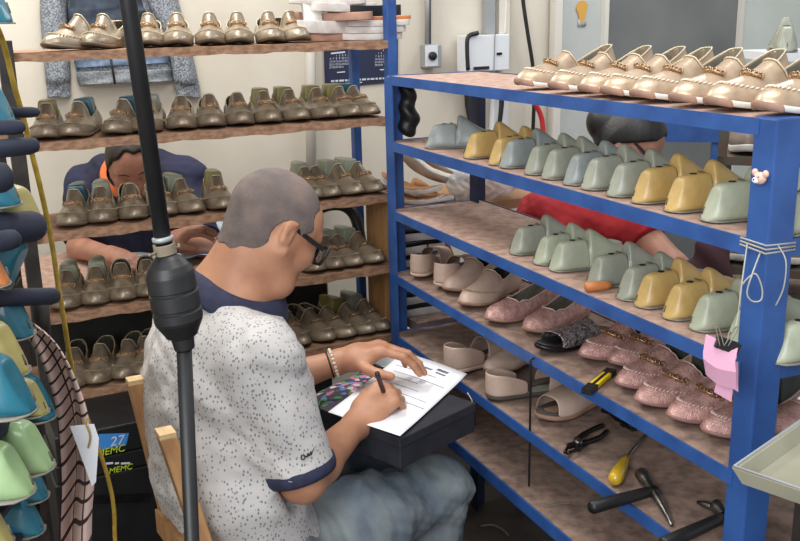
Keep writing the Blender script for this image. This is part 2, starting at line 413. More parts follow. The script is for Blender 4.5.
# calendar
ca = empty('wall_calendar', WP(360, 85, 0)); tag(ca, 'navy wall calendar printed with white month grids', 'calendar')
def under(o, rt): o.parent = rt; o.matrix_parent_inverse = Matrix.Translation(-rt.location); return o
mb = MB(); q = [(323,26),(398,20),(398,82),(325,88.5)]
mb.loft([[WP(x, y, .003) for x, y in q], [WP(x, y, .006) for x, y in q]])
under(mb.build('sheet', M['navyp'], smooth=False), ca)
mb = MB()
def wbar(mb, x0, x1, y0, y1, off=.0085, h=.004):
    mb.bar(WP(x0, y0, off), WP(x1, y1, off), .001, h)
wbar(mb, 331, 345, 53.5, 52, h=.006); wbar(mb, 383, 393, 50.5, 49.8, h=.006); wbar(mb, 337, 345, 72.5, 71.8); wbar(mb, 380, 392, 69.8, 69)
x = 331
while x < 396:
    w = random.uniform(2, 6); wbar(mb, x, min(x+w, 396), 81.2-(x-331)*.055, 81.2-(min(x+w,396)-331)*.055, h=.007); x += w+1.2
wbar(mb, 344, 362, 83.6, 82.3, h=.004)
under(mb.build('print_lines', mat('white_print', (.78,.8,.84), .7), smooth=False), ca)
def text(s, size, m, M4, name, parent=None, extr=.0004, ax='CENTER'):
    c = bpy.data.curves.new(name, 'FONT'); c.body = s; c.size = size; c.align_x = ax; c.align_y = 'CENTER'; c.extrude = extr
    dg = bpy.context.evaluated_depsgraph_get()
    o = bpy.data.objects.new(name, c); col.objects.link(o); me = None
    bpy.context.view_layer.update()
    me = bpy.data.meshes.new_from_object(o.evaluated_get(bpy.context.evaluated_depsgraph_get()))
    bpy.data.objects.remove(o); bpy.data.curves.remove(c)
    me.transform(M4); return link(name, me, m, parent, smooth=False)
def wallM(px, py, off): 
    p = WP(px, py, off); return Matrix.Translation(p) @ Matrix((LW, Z, -LD)).transposed().to_4x4()
def month(x0, y0, dx, dy, days, first):
    d = 1; parts = []
    rows = []
    s = ''
    mbm = bmesh.new()
    for r in range(6):
        for c_ in range(7):
            if r == 0 and c_ < first: continue
            if d > days: break
            parts.append((d, x0+c_*dx, y0+r*dy-c_*dx*.055)); d += 1
    return parts
cells = month(330.5, 56, 3.0, 2.9, 31, 2) + month(376, 53.6, 2.7, 2.9, 30, 1)
cache = {}
bmn = bmesh.new()
for d, x, y in cells:
    if x > 394: continue
    o = text(str(d), .0105, None, wallM(x, y, .0075), 'n'); bmn.from_mesh(o.data); me_ = o.data; bpy.data.objects.remove(o); bpy.data.meshes.remove(me_)
me = bpy.data.meshes.new('date_numbers'); bmn.to_mesh(me); bmn.free()
under(link('date_numbers', me, bpy.data.materials['white_print'], None, False), ca)

# switch with conduit
sw = empty('wall_switch', WP(430, 68, 0)); tag(sw, 'grey wall switch box with round black knob under a conduit', 'switch')
a, b = WP(423.5, 68, .03), WP(438, 44, .03); ctr = (a+b)/2
mb = MB(); mb.box(ctr, ((b-a).dot(LW), .06, b.z-a.z), Rw); under(bev(mb.build('box', M['grey'], smooth=False), .004), sw)
mb = MB(); mb.box(WP(431.5, 55.7, .062), ((b-a).dot(LW)*.82, .004, (b.z-a.z)*.88), Rw); under(mb.build('cover_plate', M['whiteplastic'], smooth=False), sw)
kx = Matrix((LW, Z, -LD)).transposed()
mb = MB(); mb.lathe([(.017,0),(.017,.012),(.013,.016)], 20, WP(432, 56, .064), kx); under(mb.build('knob', M['black']), sw)
mb = MB(); mb.tube([WP(428, 45, .02), WP(428, -40, .02)], .013, 12); cdt = mb.build('conduit', M['grey']); under(cdt, sw)
mb = MB(); mb.tube([WP(430.2, 45, .035), WP(430.2, -40, .035)], .002, 6); under(mb.build('cord', M['black']), sw)
# grey steel channel from above
mb = MB(); a, b = WP(484, 34, .02), WP(493, 34, .02); zt = WP(488, -45, .02).z
mb.bar(Vector((a.x, a.y, (a.z+zt)/2)), Vector((b.x, b.y, (a.z+zt)/2)), .03, zt-a.z)
tag(mb.build('cable_channel', M['grey'], smooth=False), 'grey steel cable channel above the white wall box', 'channel')
# white wall box with black straps
wb_ = empty('wall_box', WP(483, 71, 0)); tag(wb_, 'flat white box on the wall with a black band down its left side', 'box')
a, b = WP(461, 72, .05), WP(505, 34, .05); 
mb = MB(); mb.box((a+b)/2, ((b-a).dot(LW), .07, b.z-a.z), Rw); under(bev(mb.build('case', M['whiteplastic'], smooth=False), .004), wb_)
mb = MB(); mb.tube(spline([WP(478,33,.09), WP(469,36,.09), WP(467,45,.09), WP(468,70,.09)], 5), .009, 8); under(mb.build('band', M['black']), wb_)
mb = MB(); mb.bar(WP(495,33.5,.088), WP(494,72,.088), .003, .004, up=LD); under(mb.build('seam', M['grey'], smooth=False), wb_)
mb = MB(); mb.bar(WP(497,54,.088), WP(502,53.5,.088), .003, .01); under(mb.build('badge', M['blackm'], smooth=False), wb_)
mb = MB(); mb.bar(WP(474,68.5,.09), WP(489,67.5,.09), .006, .012); under(mb.build('handle', M['black'], smooth=False), wb_)
# straps and cloth hanging below it, behind the second shelf
mb = MB(); wall_panel_mesh(mb, [(464,85),(465,105),(468,122),(471,134)], [(475,85),(474,105),(475,122),(474,134)], .02, .03, 6)
tag(mb.build('hanging_strap', M['black']), 'black strap hanging under the white wall box', 'strap')
mb = MB(); wall_panel_mesh(mb, [(491,85),(490,105),(488,140)], [(506,85),(508,110),(510,140)], .03, .02, 8)
tag(mb.build('plastic_bag', M['whiteplastic']), 'white plastic bag hanging beside the blue rear post', 'bag')
mb = MB(); wall_panel_mesh(mb, [(499,85),(499,105),(497,128)], [(504,85),(504,105),(501,128)], .01, .07, 4)
tag(mb.build('hanging_strap', M['black']), 'thin black strap hanging in front of the white plastic bag', 'strap')
# cables
mb = MB(); mb.tube(spline([WP(520,-40,.06), WP(523,0,.06), WP(528,35,.06), WP(533,68,.06), WP(534,100,.06), WP(532,150,.05)], 6), .008, 8)
tag(mb.build('power_cable', M['black']), 'black cable hanging down the wall beside the pale door', 'cable')
mb = MB(); mb.tube(spline([WP(527,92,.12), WP(535,103,.12), WP(542,120,.12), WP(543.5,145,.12)], 6), .011, 8)
tag(mb.build('air_hose', M['red']), 'red air hose looping down behind the top shelf', 'hose')
mb = MB(); mb.tube(spline([WP(508,-40,.03), WP(506.5,0,.03), WP(505,35,.03)], 6), .004, 6)
tag(mb.build('thin_cord', M['thread']), 'thin cream cord running down to the white wall box', 'cord')
# pipe
mb = MB(); mb.tube([WP(310.5,-40,.04), WP(310.5,110,.04), WP(312,200,.04)], .02, 12)
pp = mb.build('wall_pipe', mat('painted_pipe', (.72,.70,.66), .5)); tag(pp, 'painted vertical pipe on the cream wall behind the wooden rack', 'pipe')
# ------------------------------------------------------------------ shoes
SL = .245
def foot_w(y, L=SL, k=1.0):
    f = y/L
    w = ip(f, [0,.06,.15,.3,.45,.6,.70,.80,.88,.95,1.0], [.020,.027,.0305,.031,.0325,.038,.0405,.037,.031,.0235,.016])
    e = min(1, math.sqrt(max(0, 1-(1-min(f/.07,1))**2)))*min(1, math.sqrt(max(0, 1-(1-min((1-f)/.10,1))**2)))
    return w*e*k
def foot_loop(N, L=SL, k=1., y0=0., y1=None, wf=None):
    y1 = L if y1 is None else y1; out = []
    for i in range(N):
        t = i/N; y = y0+(y1-y0)*(1-math.cos(2*PI*t))/2
        s = 1 if t <= .5 else -1
        x = (wf(y) if wf else foot_w(y, L, k))*s
        out.append((x, y))
    return out
def spring(y, amt=.012): return amt*max(0, (y-.16)/.085)**2
def shoe_surf(t, s, p):
    """point of the upper: t around the foot (0 heel, .5 toe), s from sole edge to collar"""
    y = SL*(1-math.cos(2*PI*t))/2; sg = 1 if t <= .5 else -1
    ox = foot_w(y)*sg; oy = y
    yv = p['vamp']; ry = .010+(yv-.010)*(1-math.cos(2*PI*t))/2
    f = (ry-.010)/(yv-.010)
    rw = ip(f, [0,.03,.08,.25,.5,.75,.885,.935,.97,.993,1], [.0,.0105,.0160,.0235,.0275,.0255,p['tw']+.004,p['tw'],p['tw']*.78,p['tw']*.42,0])
    rx = rw*sg
    rz = ip(f, [0,.05,.25,.5,.76,.84,.885,.935,.97,1], [p['heel'],p['heel']-.001,.70*p['heel']+.30*p['side'],.35*p['heel']+.65*p['side'],p['side'],p['side']+.004,.5*p['side']+.5*p['tongue'],p['tongue']-.010,p['tongue']-.003,p['tongue']])
    z0 = p['z0']+spring(oy)
    front = max(0, min(1, (oy-.12)/.08)); front = front*front*(3-2*front)
    h = s**(1.35*front+2.2*(1-front))
    bul = .004*math.sin(PI*min(1, s*1.3))*(1-front)
    x = ox*(1-h)+rx*h + bul*sg*min(1, abs(ox)/.02); y = oy*(1-h)+ry*h
    if y < .05 and s > 0: y -= .003*math.sin(PI*s)*(1-y/.05)
    zl = .0165
    z = z0 + front*(zl*min(1, 1-(1-min(s/.35,1))**2) + .012*s + (rz-z0-zl-.012)*s**4.6) + (1-front)*(rz-z0)*s
    return Vector((x, y, z))
def loafer(name, up, so, li, last=None, ornament=M['goldtrim'], stitch=M['thread'], vamp=.128, tongue=.082, heel=.062, side=.041, tw=.013, sole_h=.008, toe_m=None, bind=M['bind'], lh=1., orn=1.):
    p = dict(z0=sole_h, vamp=vamp, tongue=tongue, heel=heel, side=side, tw=tw)
    root = empty(name); N = 36; S = [0,.1,.22,.36,.5,.64,.78,.9,1.0]
    mb = MB()
    mb.loft([[shoe_surf(i/N, s, p) for i in range(N)] for s in S] , caps=False)
    u = mb.build('upper', up, root); solid(u, .0022); sub(u)
    mb = MB(); mb.tube([shoe_surf(i/N, 1., p)+Z*.0006 for i in range(N)], .0016, 5, closed=True); mb.build('collar_binding', bind, root)
    # inside: lining shell and insole
    mb = MB(); rings = []
    for s in (1.0, .9, .7, .4, .12):
        rr = []
        for i in range(N):
            q = shoe_surf(i/N, s, p); c = Vector((0, max(.03, min(q.y, .2)), q.z)); d = q-c
            rr.append(c + d*.90 + Vector((0, 0, -.001)))
        rings.append(rr)
    mb.loft(rings, caps=False); mb.bm.faces.new([v for v in mb.bm.verts][-N:])
    mb.build('lining', li, root)
    # sole
    mb = MB(); lo = foot_loop(N); c = Vector((0, .12))
    def sl(k, z, sp): return [Vector((x*k, .12+(y-.12)*(1+(k-1)*.4), z+sp*spring(y))) for x, y in lo]
    mb.loft([sl(.90, .0005, .8), sl(.99, .003, .9), sl(1.045, sole_h*.7, 1), sl(1.04, sole_h+.001, 1), sl(.96, sole_h+.002, 1)])
    sub(mb.build('sole', so, root))
    if toe_m:
        mb = MB(); ar = []
        for i in range(13):
            t = .5+(i-6)/6*.105; q = shoe_surf(t, 0, p)
            ar.append([Vector((q.x*k, .12+(q.y-.12)*(1+(k-1)*.5), z+spring(q.y))) for k, z in ((.88,-.001),(1.02,-.001),(1.06,.005),(1.05,.012),(1.0,.013))])
        mb.loft(ar); sub(mb.build('toe_bumper', toe_m, root))
    if stitch:
        mb = MB(); K = 30
        for i in range(K):
            t = .5+(i-(K-1)/2)/K*.50; a = shoe_surf(t, .27, p); b = shoe_surf(t, .40, p); d = (b-a).normalized()
            m = (a+b)/2 + Vector((0, 0, .0012)) + (a-Vector((0,.12,a.z))).normalized()*.0008
            mb.ball(m, (.0016, .0016, .0042), 6, Matrix((d.orthogonal().normalized(), d.cross(d.orthogonal().normalized()), d)).transposed())
        mb.build('stitching', stitch, root)
    if ornament:
        mb = MB(); pts = []
        for i in range(9):
            t = .5+(i-4)/4*.085*orn; q = shoe_surf(t, .72, p); pts.append(q+Vector((0,.002,.003)))
        mb.tube(spline(pts, 3), .0026, 6)
        for i in (0, 1, 2, 3, 4, 5, 6, 7, 8):
            r = .0036*orn if i % 2 else .0048*orn
            mb.tube([pts[i]+Vector((r*math.cos(a), -.3*r*math.sin(a), r*math.sin(a)+.001)) for a in [k*PI/4 for k in range(8)]], .0014, 5, closed=True)
        mb.build('chain_ornament', ornament, root)
    if last:
        mb = MB(); rings = []
        for k, z in ((.97,.040),(.94,.055),(.86,.070*lh),(.78,.083*lh),(.70,.086*lh)):
            rr = []
            for i in range(N):
                q = shoe_surf(i/N, 1.0, p)
                rr.append(Vector((q.x*k, .016+(min(q.y,.092)-.016)*(.9+.1*k), z)))
            rings.append(rr)
        mb.loft(rings, caps=True); mb.build('last_block', last, root)
    return root
PROTO = {}
USED = set()
def use(key, maker, loc, dirv, label, cat, group, s=1.0, tilt=None):
    if key not in PROTO: PROTO[key] = maker(); o = PROTO[key]
    else: o = copy_tree(PROTO[key])
    d = Vector(dirv)
    o.location = loc; o.rotation_euler = (tilt[0] if tilt else 0, tilt[1] if tilt else 0, math.atan2(-d.x, d.y)); o.scale = (s, s, s)
    tag(o, label, cat, group); return o
ORD = ['first','second','third','fourth','fifth','sixth','seventh','eighth','ninth','tenth','eleventh','twelfth','thirteenth','fourteenth']
PW_KINDS = {'':None, 'y':M['last_ol'], 't':M['last_te'], 'g':M['last_gn'], 'w':M['last_gy']}
KD = {'':'', 'y':' stretched over a yellow last', 't':' stretched over a teal last', 'g':' stretched over a green last', 'w':' stretched over a grey last'}
rows = [
 [(43,80,''),(86,106,''),(147,152,''),(177,179,''),(210,211,''),(240,240,''),(274,268,''),(303,291,'')],
 [(44,48,'y'),(66,80,'t'),(109,125,'t'),(143,150,'w'),(182,184,''),(213,210,''),(243,239,''),(273,265,'y'),(304,289,'y'),(331,317,'y'),(357,338,'y'),(377,352,'t')],
 [(67,76,'t'),(101,104,'g'),(135,132,''),(168,160,'g'),(199,182,'g'),(225,218,'y'),(318,305,'g'),(338,316,''),(362,338,'g'),(383,356,'g')],
 [(62,70,'g'),(93,99,'g'),(123,125,''),(149,150,''),(320,308,''),(340,327,'g'),(362,335,'g'),(384,356,'g')],
 [(70,78,''),(93,103,''),(120,132,''),(141,148,''),(308,288,''),(334,310,''),(356,325,''),(376,345,'y'),(390,362,'w')],
]
RN = ['top','second','third','fourth','bottom']
def row_label(r, i, n, kind):
    where = f'on the {RN[r]} board of the wooden rack'
    if r >= 2:
        nl = {2:6, 3:4, 4:4}[r]
        if i < nl: w2 = f'{ORD[i]} shoe from the left'
        else:
            j = n-1-i; w2 = 'rightmost shoe' if j == 0 else f'{ORD[j]} shoe from the right'
    else: w2 = f'{ORD[i]} shoe from the left'
    return f'pewter loafer, {w2} on the wooden rack\'s {RN[r]} board'
for r, row in enumerate(rows):
    for i, (tx, pk, kd) in enumerate(row):
        z = LZ[r]
        base_y = {0:45, 1:130, 2:218, 3:298, 4:375}[r]
        toe = PV(tx, base_y, LL(0, .004, 0), LD); toe.z = z+.0005
        toc = Vector((CAMP.x-toe.x, CAMP.y-toe.y, 0)).normalized()
        sn = max(-.9, min(.9, (tx-pk)*toe.y/(938*.125)))
        ph = math.asin(sn)*.95 + random.uniform(-.03, .03)
        # toe direction turned to the right of the view by ph
        d = Vector((toc.x*math.cos(ph)-toc.y*math.sin(ph), toc.x*math.sin(ph)+toc.y*math.cos(ph), 0))
        kk = 'lf'+kd
        mk = lambda kd=kd: loafer('loafer', M['pewter'], M['sole_pw'], M['lining_dk'], PW_KINDS[kd], stitch=M['thread_dk'], tongue=.083, tw=.0150, heel=.066)
        use(kk, mk, toe - d*SL*1.03, d, row_label(r, i, len(row), kd), 'shoe', f'pewter loafers on the {RN[r]} board of the wooden rack', 1.03)

# champagne loafers on the top of the blue rack
for i, tx in enumerate([516,550,580,603,633,673,708,758]):
    toe = PV(tx, 88, RR(0, .004, 0), RV); toe.z = RZ[0]
    d = -RV; a = random.uniform(-.05, .05); d = Vector((d.x*math.cos(a)-d.y*math.sin(a), d.x*math.sin(a)+d.y*math.cos(a), 0))
    use('champ', lambda: loafer('loafer', M['champ'], M['white_sole'], M['lining'], None, tongue=.074, heel=.083, side=.037, tw=.0185, sole_h=.010, toe_m=M['sole_tan']),
        toe - d*SL, d, f'champagne gold loafer on the blue rack top, {ORD[i]} from the left', 'shoe', 'champagne loafers on top of the blue rack', 1.0)

# ------------------------------------------------------------------ lasts
def last(name, m, slot=True):
    root = empty(name); N = 22; L = .235; HS = .92
    def sect(y, tz, tw_, k=1., n=N, shift=0.):
        w = foot_w(y, L)*.97; r = []
        for i in range(n):
            a = 2*PI*i/n
            c, s = math.cos(a), math.sin(a)
            u = (s+1)/2                             # 0 bottom .. 1 top
            zz = HS*tz*(.5+.5*math.copysign(abs(s)**.42, s))
            f = zz/tz/HS
            ww = w*(1.0-.03*f) if f < .22 else w*.993+(tw_-w*.993)*((f-.22)/.78)**1.05
            xx = ww*math.copysign(abs(c)**.45, c)
            r.append(Vector((xx, y+shift*f, zz + spring(y, .012))))
        return r
    # heel block
    mb = MB(); ys = [(.0005,.050,.010),(.003,.058,.0135),(.010,.0645,.0128),(.03,.067,.0138),(.05,.068,.0142),(.07,.069,.0138),(.082,.069,.0132),(.088,.067,.0125)]
    mb.loft([sect(y, tz, tw_, shift=.022*max(0, 1-y/.06)) for y, tz, tw_ in ys])
    mb = mb; hb = mb.build('heel_block', m, root); sub(hb)
    mb = MB(); ys = [(.080,.050,.020),(.089,.055,.0190),(.0895,.079,.0125),(.091,.089,.0105),(.096,.0935,.0105),(.106,.089,.0115),(.13,.069,.017),(.15,.055,.022),(.175,.043,.023),(.2,.034,.021),(.218,.028,.017),(.230,.022,.012),(.2348,.012,.004)]
    mb.loft([sect(y, tz, tw_) for y, tz, tw_ in ys]); sub(mb.build('forepart', m, root))
    mb = MB(); lo = foot_loop(28, L)
    mb.loft([[Vector((x*.985, .11+(y-.11)*1.0, z+spring(y, .012))) for x, y in lo] for z in (.0002, .0018)]); mb.build('sole_plate', M['plate'], root)
    mb = MB(); mb.lathe([(.0065,.0),(.0065,.0012),(.004,.0012)], 14, (0,.055,.0668*HS+.0003)); mb.build('thimble_hole', M['hole'], root)
    if slot:
        mb = MB(); 
        for k in range(3): mb.bar((-.009+.006*k,.074,.0683*HS+.0012), (-.0065+.006*k,.074,.0683*HS+.0012), .004, .0012)
        mb.bar((-.010,.074,.0683*HS+.0010), (.007,.074,.0683*HS+.0010), .0012, .0010); mb.build('size_stamp', mat_marks, root)
        mb = MB(); mb.bar((-.001,-.0004,.012), (-.001,.0030,.024), .0016, .0016); mb.build('heel_mark', mat_marks, root)
    return root
mat_marks = mat('stamped_ink', (.34,.33,.27), .8)
LM = {'g':('last_gy','grey green'), 'b':('last_bl','blue grey'), 'y':('last_yw','ochre yellow'), 'p':('last_gn','pale green')}
def put_last(px, py, z, k, ang, label, group, s=1., t=None):
    heel = PZ(px, py, z) if t is None else PV(px, py, RR(0, t, 0), RV)
    heel.z = z+.0003
    d = RV; d = Vector((d.x*math.cos(ang)-d.y*math.sin(ang), d.x*math.sin(ang)+d.y*math.cos(ang), 0))
    use('last'+k, lambda: last('shoe_last', M[LM[k][0]]), heel, d, label, 'shoe last', group, s*.96)
sh2 = [(424,150,'b',-.42),(464,158,'y',0),(489,164,'y',.03),(500,169,'b',0),(525,175,'g',0),(542,181,'g',.0),(564,186,'b',0),(582,192,'g',0),(608,199,'g',.0),(633,205,'y',0),(666,214,'y',0),(702,223,'p',-.08),(760,232,'p',0)]
for i, (px, py, k, a) in enumerate(sh2):
    w = f'{ORD[i]} from the left' if i < 12 else 'partly hidden behind the near post'
    put_last(px, py, RZ[1], k, a, f'{LM[k][1]} last, {w}, blue rack second board', 'shoe lasts on the second board', 1.0, t=.018)
sh3 = [(510,252,'g',0),(534,266,'p',0),(549,272,'p',-.1),(587,281,'g',-.05),(618,297,'g',0),(636,303,'y',0),(664,318,'y',0),(690,333,'p',-.1),(729,344,'p',0),(770,352,'p',.0)]
for i, (px, py, k, a) in enumerate(sh3):
    w = f'{ORD[i]} from the left' if i < 9 else 'rightmost, beyond the near post'
    put_last(px, py, RZ[2], k, a, f'{LM[k][1]} last, {w}, blue rack third board', 'shoe lasts on the third board', 1.0, t=.03)

# ------------------------------------------------------------------ mixed shoes on the fourth and fifth boards of the blue rack
def mule(name, up, so, fb, heel_h=.0, strap=(.10,.20), hz=.055, back=False):
    root = empty(name); N = 32
    lift = lambda y: heel_h*ip(y, [0,.05,.14,.17], [1,.95,.12,0])
    lo = foot_loop(N)
    mb = MB(); mb.loft([[Vector((x*k, y, z+lift(y)+spring(y))) for x, y in lo] for k, z in ((.93,.001),(1.03,.004),(1.03,.012),(.98,.014))]); sub(mb.build('sole', so, root))
    mb = MB(); mb.loft([[Vector((x*k, .12+(y-.12)*k, z+lift(y)+spring(y))) for x, y in lo] for k, z in ((.96,.0135),(.93,.016))]); mb.build('footbed', fb, root)
    if heel_h > .012:
        mb = MB(); mb.loft([[Vector((.024*math.copysign(abs(math.cos(a))**.6, math.cos(a))*k, .030+.026*math.sin(a)*k, z)) for a in [j*PI/8 for j in range(16)]] for k, z in ((.85,.0),(.9,.004),(1.0,heel_h))]); mb.build('heel', so, root)
    mb = MB(); rings = []
    for j in range(9):
        f = j/8; y = strap[0]+(strap[1]-strap[0])*f; w = foot_w(y)*1.04; r = []
        for i in range(15):
            a = PI*i/14; zz = hz*(1-.35*f)
            r.append(Vector((w*math.copysign(abs(math.cos(a))**.7, math.cos(a)), y+.012*math.sin(a)*(1 if j < 4 else -.6), .012+lift(y)+spring(y)+zz*math.sin(a)**.8)))
        rings.append(r)
    mb.loft(rings, caps=False, closed=False); sub(solid(mb.build('strap', up, root), .0025))
    if back:
        mb = MB(); rings = []
        for z, k in ((.0,1.03),(.02,1.04),(.04,1.0),(.055,.95)):
            rings.append([Vector((x*k, y-.001, .012+z*ip(y,[0,.05,.1],[1,.9,.5])+lift(y))) for x, y in [(foot_w(yy)*sg, yy) for sg, yy in [(1,.095),(1,.07),(1,.045),(1,.02),(1,.006),(1,.001),(-1,.001),(-1,.006),(-1,.02),(-1,.045),(-1,.07),(-1,.095)]]])
        mb.loft(rings, caps=False, closed=False); sub(solid(mb.build('heel_counter', up, root), .0025))
    return root
G4 = 'unfinished shoes on the fourth board of the blue rack'
def vdir(deg): a = math.radians(deg); return Vector((math.cos(a), math.sin(a), 0))
# (key, maker, heel px, heel py, toe px, toe py) on a board
def lay(key, maker, toe, heel, z, label, group, s=1., dz=0., tilt=None, byheel=False):
    a, b = PZ(*toe, z), PZ(*heel, z); d = (a-b); d.z = 0; d.normalize()
    o = use(key, maker, (b if byheel else a-d*SL*s)+Z*(.0005+dz), d, label, 'shoe', group, s, tilt); return o
mk_pink = lambda: loafer('loafer', M['pink'], M['sole_pk'], M['lining_dk'], M['lastdk'], ornament=M['goldtrim'], stitch=M['bind_pk'], tongue=.071, heel=.072, tw=.019, lh=1.2, bind=M['bind_pk'], orn=1.35)
mk_pinkf = lambda: loafer('flat_shoe', M['pink'], M['sole_tan'], M['lining'], None, ornament=None, stitch=None, tongue=.050, heel=.066, tw=.02, vamp=.165, bind=M['bind_pk'])
mk_beige = lambda: loafer('loafer', M['beige'], M['sole_tan'], M['lining_dk'], None, ornament=None, stitch=None, tongue=.070, heel=.066, tw=.018)
mk_beiges = lambda: loafer('loafer', M['beige'], M['sole_tan'], M['lining_dk'], None, ornament=None, stitch=M['thread_dk'], tongue=.070, heel=.066, tw=.018)
M['lastdk'] = mat('dark_grey_last', (.30,.32,.29), .5, c2=(.23,.25,.22), scale=22)
z4, z5 = RZ[3], RZ[4]
mk_mule = lambda: mule('mule', M['beige'], M['beige'], M['lining_dk'], .008, (.10,.215), .055, True)
lay('bmule', mk_mule, (463,247), (417,281), z4, 'beige backed mule at the left end of the fourth board', G4, byheel=True)
lay('bmule', mk_mule, (492,257), (440,291), z4, 'beige backed mule, second shoe from the left on the fourth board', G4, byheel=True)
lay('bflat', mk_beige, (447,296), (520,262), z4, 'plain beige loafer beside the beige mules on the fourth board', G4, 1.06)
lay('bloaf', mk_beiges, (463,311), (545,270), z4, 'beige loafer with a gathered side seam in front of the pink flat', G4, 1.08)
lay('pflat', mk_pinkf, (487,326), (580,295), z4, 'shiny pink flat shoe resting near the rail of the fourth board', G4, 1.0)
lay('pglit', mk_pinkf, (526,337), (600,305), z4, 'pink glitter flat shoe behind the black sequin slide', G4, .98)
lay('sequin', lambda: mule('slide_sandal', M['sequin'], M['blackm'], M['black'], 0, (.07,.20), .042), (536,355), (595,338), z4, 'black sequin slide sandal between the pink shoes', G4, .95)
pk = [((580,363),(640,330)),((610,370),(668,339)),((617,392),(682,352)),((636,409),(700,366)),((668,425),(735,380)),((703,440),(765,400))]
for i, (t, h) in enumerate(pk):
    h = (t[0]+92, t[1]-25+3*math.sin(i*5))
    lay('pink', mk_pink, t, h, z4, f'pink glitter loafer with gold bow, {ORD[i]} one after the black slide', 'pink glitter loafers on the fourth board', .98)
lay('pglit', mk_pinkf, (762,440), (830,415), z4, 'pink flat shoe beyond the near post of the blue rack', G4, 1.)
G5 = 'loose shoe pieces on the fifth board'
lay('bmule', mk_mule, (520,352), (462,372), z5, 'taupe mule lying at the left end of the fifth board', G5, 1.1)
lay('bflat', mk_beige, (486,383), (545,356), z5, 'tan ruched shoe leaning over the grey lined sandal', G5, .95, .018)
lay('bsand', lambda: mule('sandal', M['beige'], M['lining_dk'], M['lining'], 0, (.14,.235), .045, True), (580,385), (490,399), z5, 'beige shoe with a pale grey insole on the fifth board', G5, 1.02)
lay('bmul2', lambda: mule('mule', M['beige'], M['sole_tan'], M['lining_dk'], .0, (.06,.215), .058, False), (537,425), (600,398), z5, 'pale beige mule in front of the pliers on the fifth board', G5, 1.05)
# ------------------------------------------------------------------ soft bodies: smooth distance fields turned into one continuous skin
def A3(v): return np.array(v, dtype=np.float32)
class Field:
    def __init__(self): self.ops = []
    def rc(self, a, b, ra, rb, k=.03, W=None, s=1., op='u', clip=None):
        """tapered round limb from a to b; s widens it along W; clip = (point, normal) keeps the side the normal points away from"""
        a, b = A3(a), A3(b); m = max(ra, rb)*max(1, s)
        Wn = None
        if W is not None: Wn = A3(W); Wn = Wn/np.linalg.norm(Wn)
        def f(X, Y, Zz):
            p = np.stack([X-a[0], Y-a[1], Zz-a[2]], -1); ab = b-a; L = max(float(ab@ab), 1e-9)
            t = np.clip((p@ab)/L, 0, 1); q = p - t[..., None]*ab
            if Wn is not None:
                w = q@Wn; q = q - (w*(1-1/s))[..., None]*Wn
            d = np.sqrt((q*q).sum(-1)) - (ra+(rb-ra)*t)
            if clip is not None:
                c, n = A3(clip[0]), A3(clip[1]); d = np.maximum(d, (X-c[0])*n[0]+(Y-c[1])*n[1]+(Zz-c[2])*n[2])
            return d
        self.ops.append((f, np.minimum(a, b)-m, np.maximum(a, b)+m, k, op)); return self
    def ell(self, c, R, r, k=.02, op='u'):
        c = A3(c); Rm = A3(R); r = A3(r); m = float(r.max())          # rows of R are the local axes
        def f(X, Y, Zz):
            p = np.stack([X-c[0], Y-c[1], Zz-c[2]], -1) @ Rm.T
            k0 = np.sqrt(((p/r)**2).sum(-1)); k1 = np.sqrt(((p/(r*r))**2).sum(-1))+1e-9
            return k0*(k0-1)/k1
        self.ops.append((f, c-m, c+m, k, op)); return self
    def mesh(self, vox, post=None):
        us = [o for o in self.ops if o[4] == 'u']
        lo = np.min([o[1] for o in us], 0)-.03; hi = np.max([o[2] for o in us], 0)+.03
        n = np.ceil((hi-lo)/vox).astype(int)+1
        ax = [lo[i]+vox*np.arange(n[i], dtype=np.float32) for i in range(3)]
        V = np.full(n, .2, dtype=np.float32)
        for f, a, b, k, op in self.ops:
            m = k+3*vox
            i0 = np.clip(np.floor((a-m-lo)/vox).astype(int), 0, n); i1 = np.clip(np.ceil((b+m-lo)/vox).astype(int)+1, 0, n)
            if (i1 <= i0).any(): continue
            sl = tuple(slice(i0[i], i1[i]) for i in range(3))
            X, Y, Zz = np.meshgrid(*[ax[i][sl[i]] for i in range(3)], indexing='ij')
            d = f(X, Y, Zz).astype(np.float32); c = V[sl]
            if op == 'u':
                h = np.maximum(k-np.abs(c-d), 0)/max(k, 1e-6); V[sl] = np.minimum(c, d)-h*h*k*.25
            elif op == 's':
                d = -d; h = np.maximum(k-np.abs(c-d), 0)/max(k, 1e-6); V[sl] = np.maximum(c, d)+h*h*k*.25
            elif op == 'i':
                V[sl] = np.maximum(c, d)
        if post is not None:
            X, Y, Zz = np.meshgrid(*ax, indexing='ij'); V = post(V, X, Y, Zz)
        return nets(V, lo, vox)
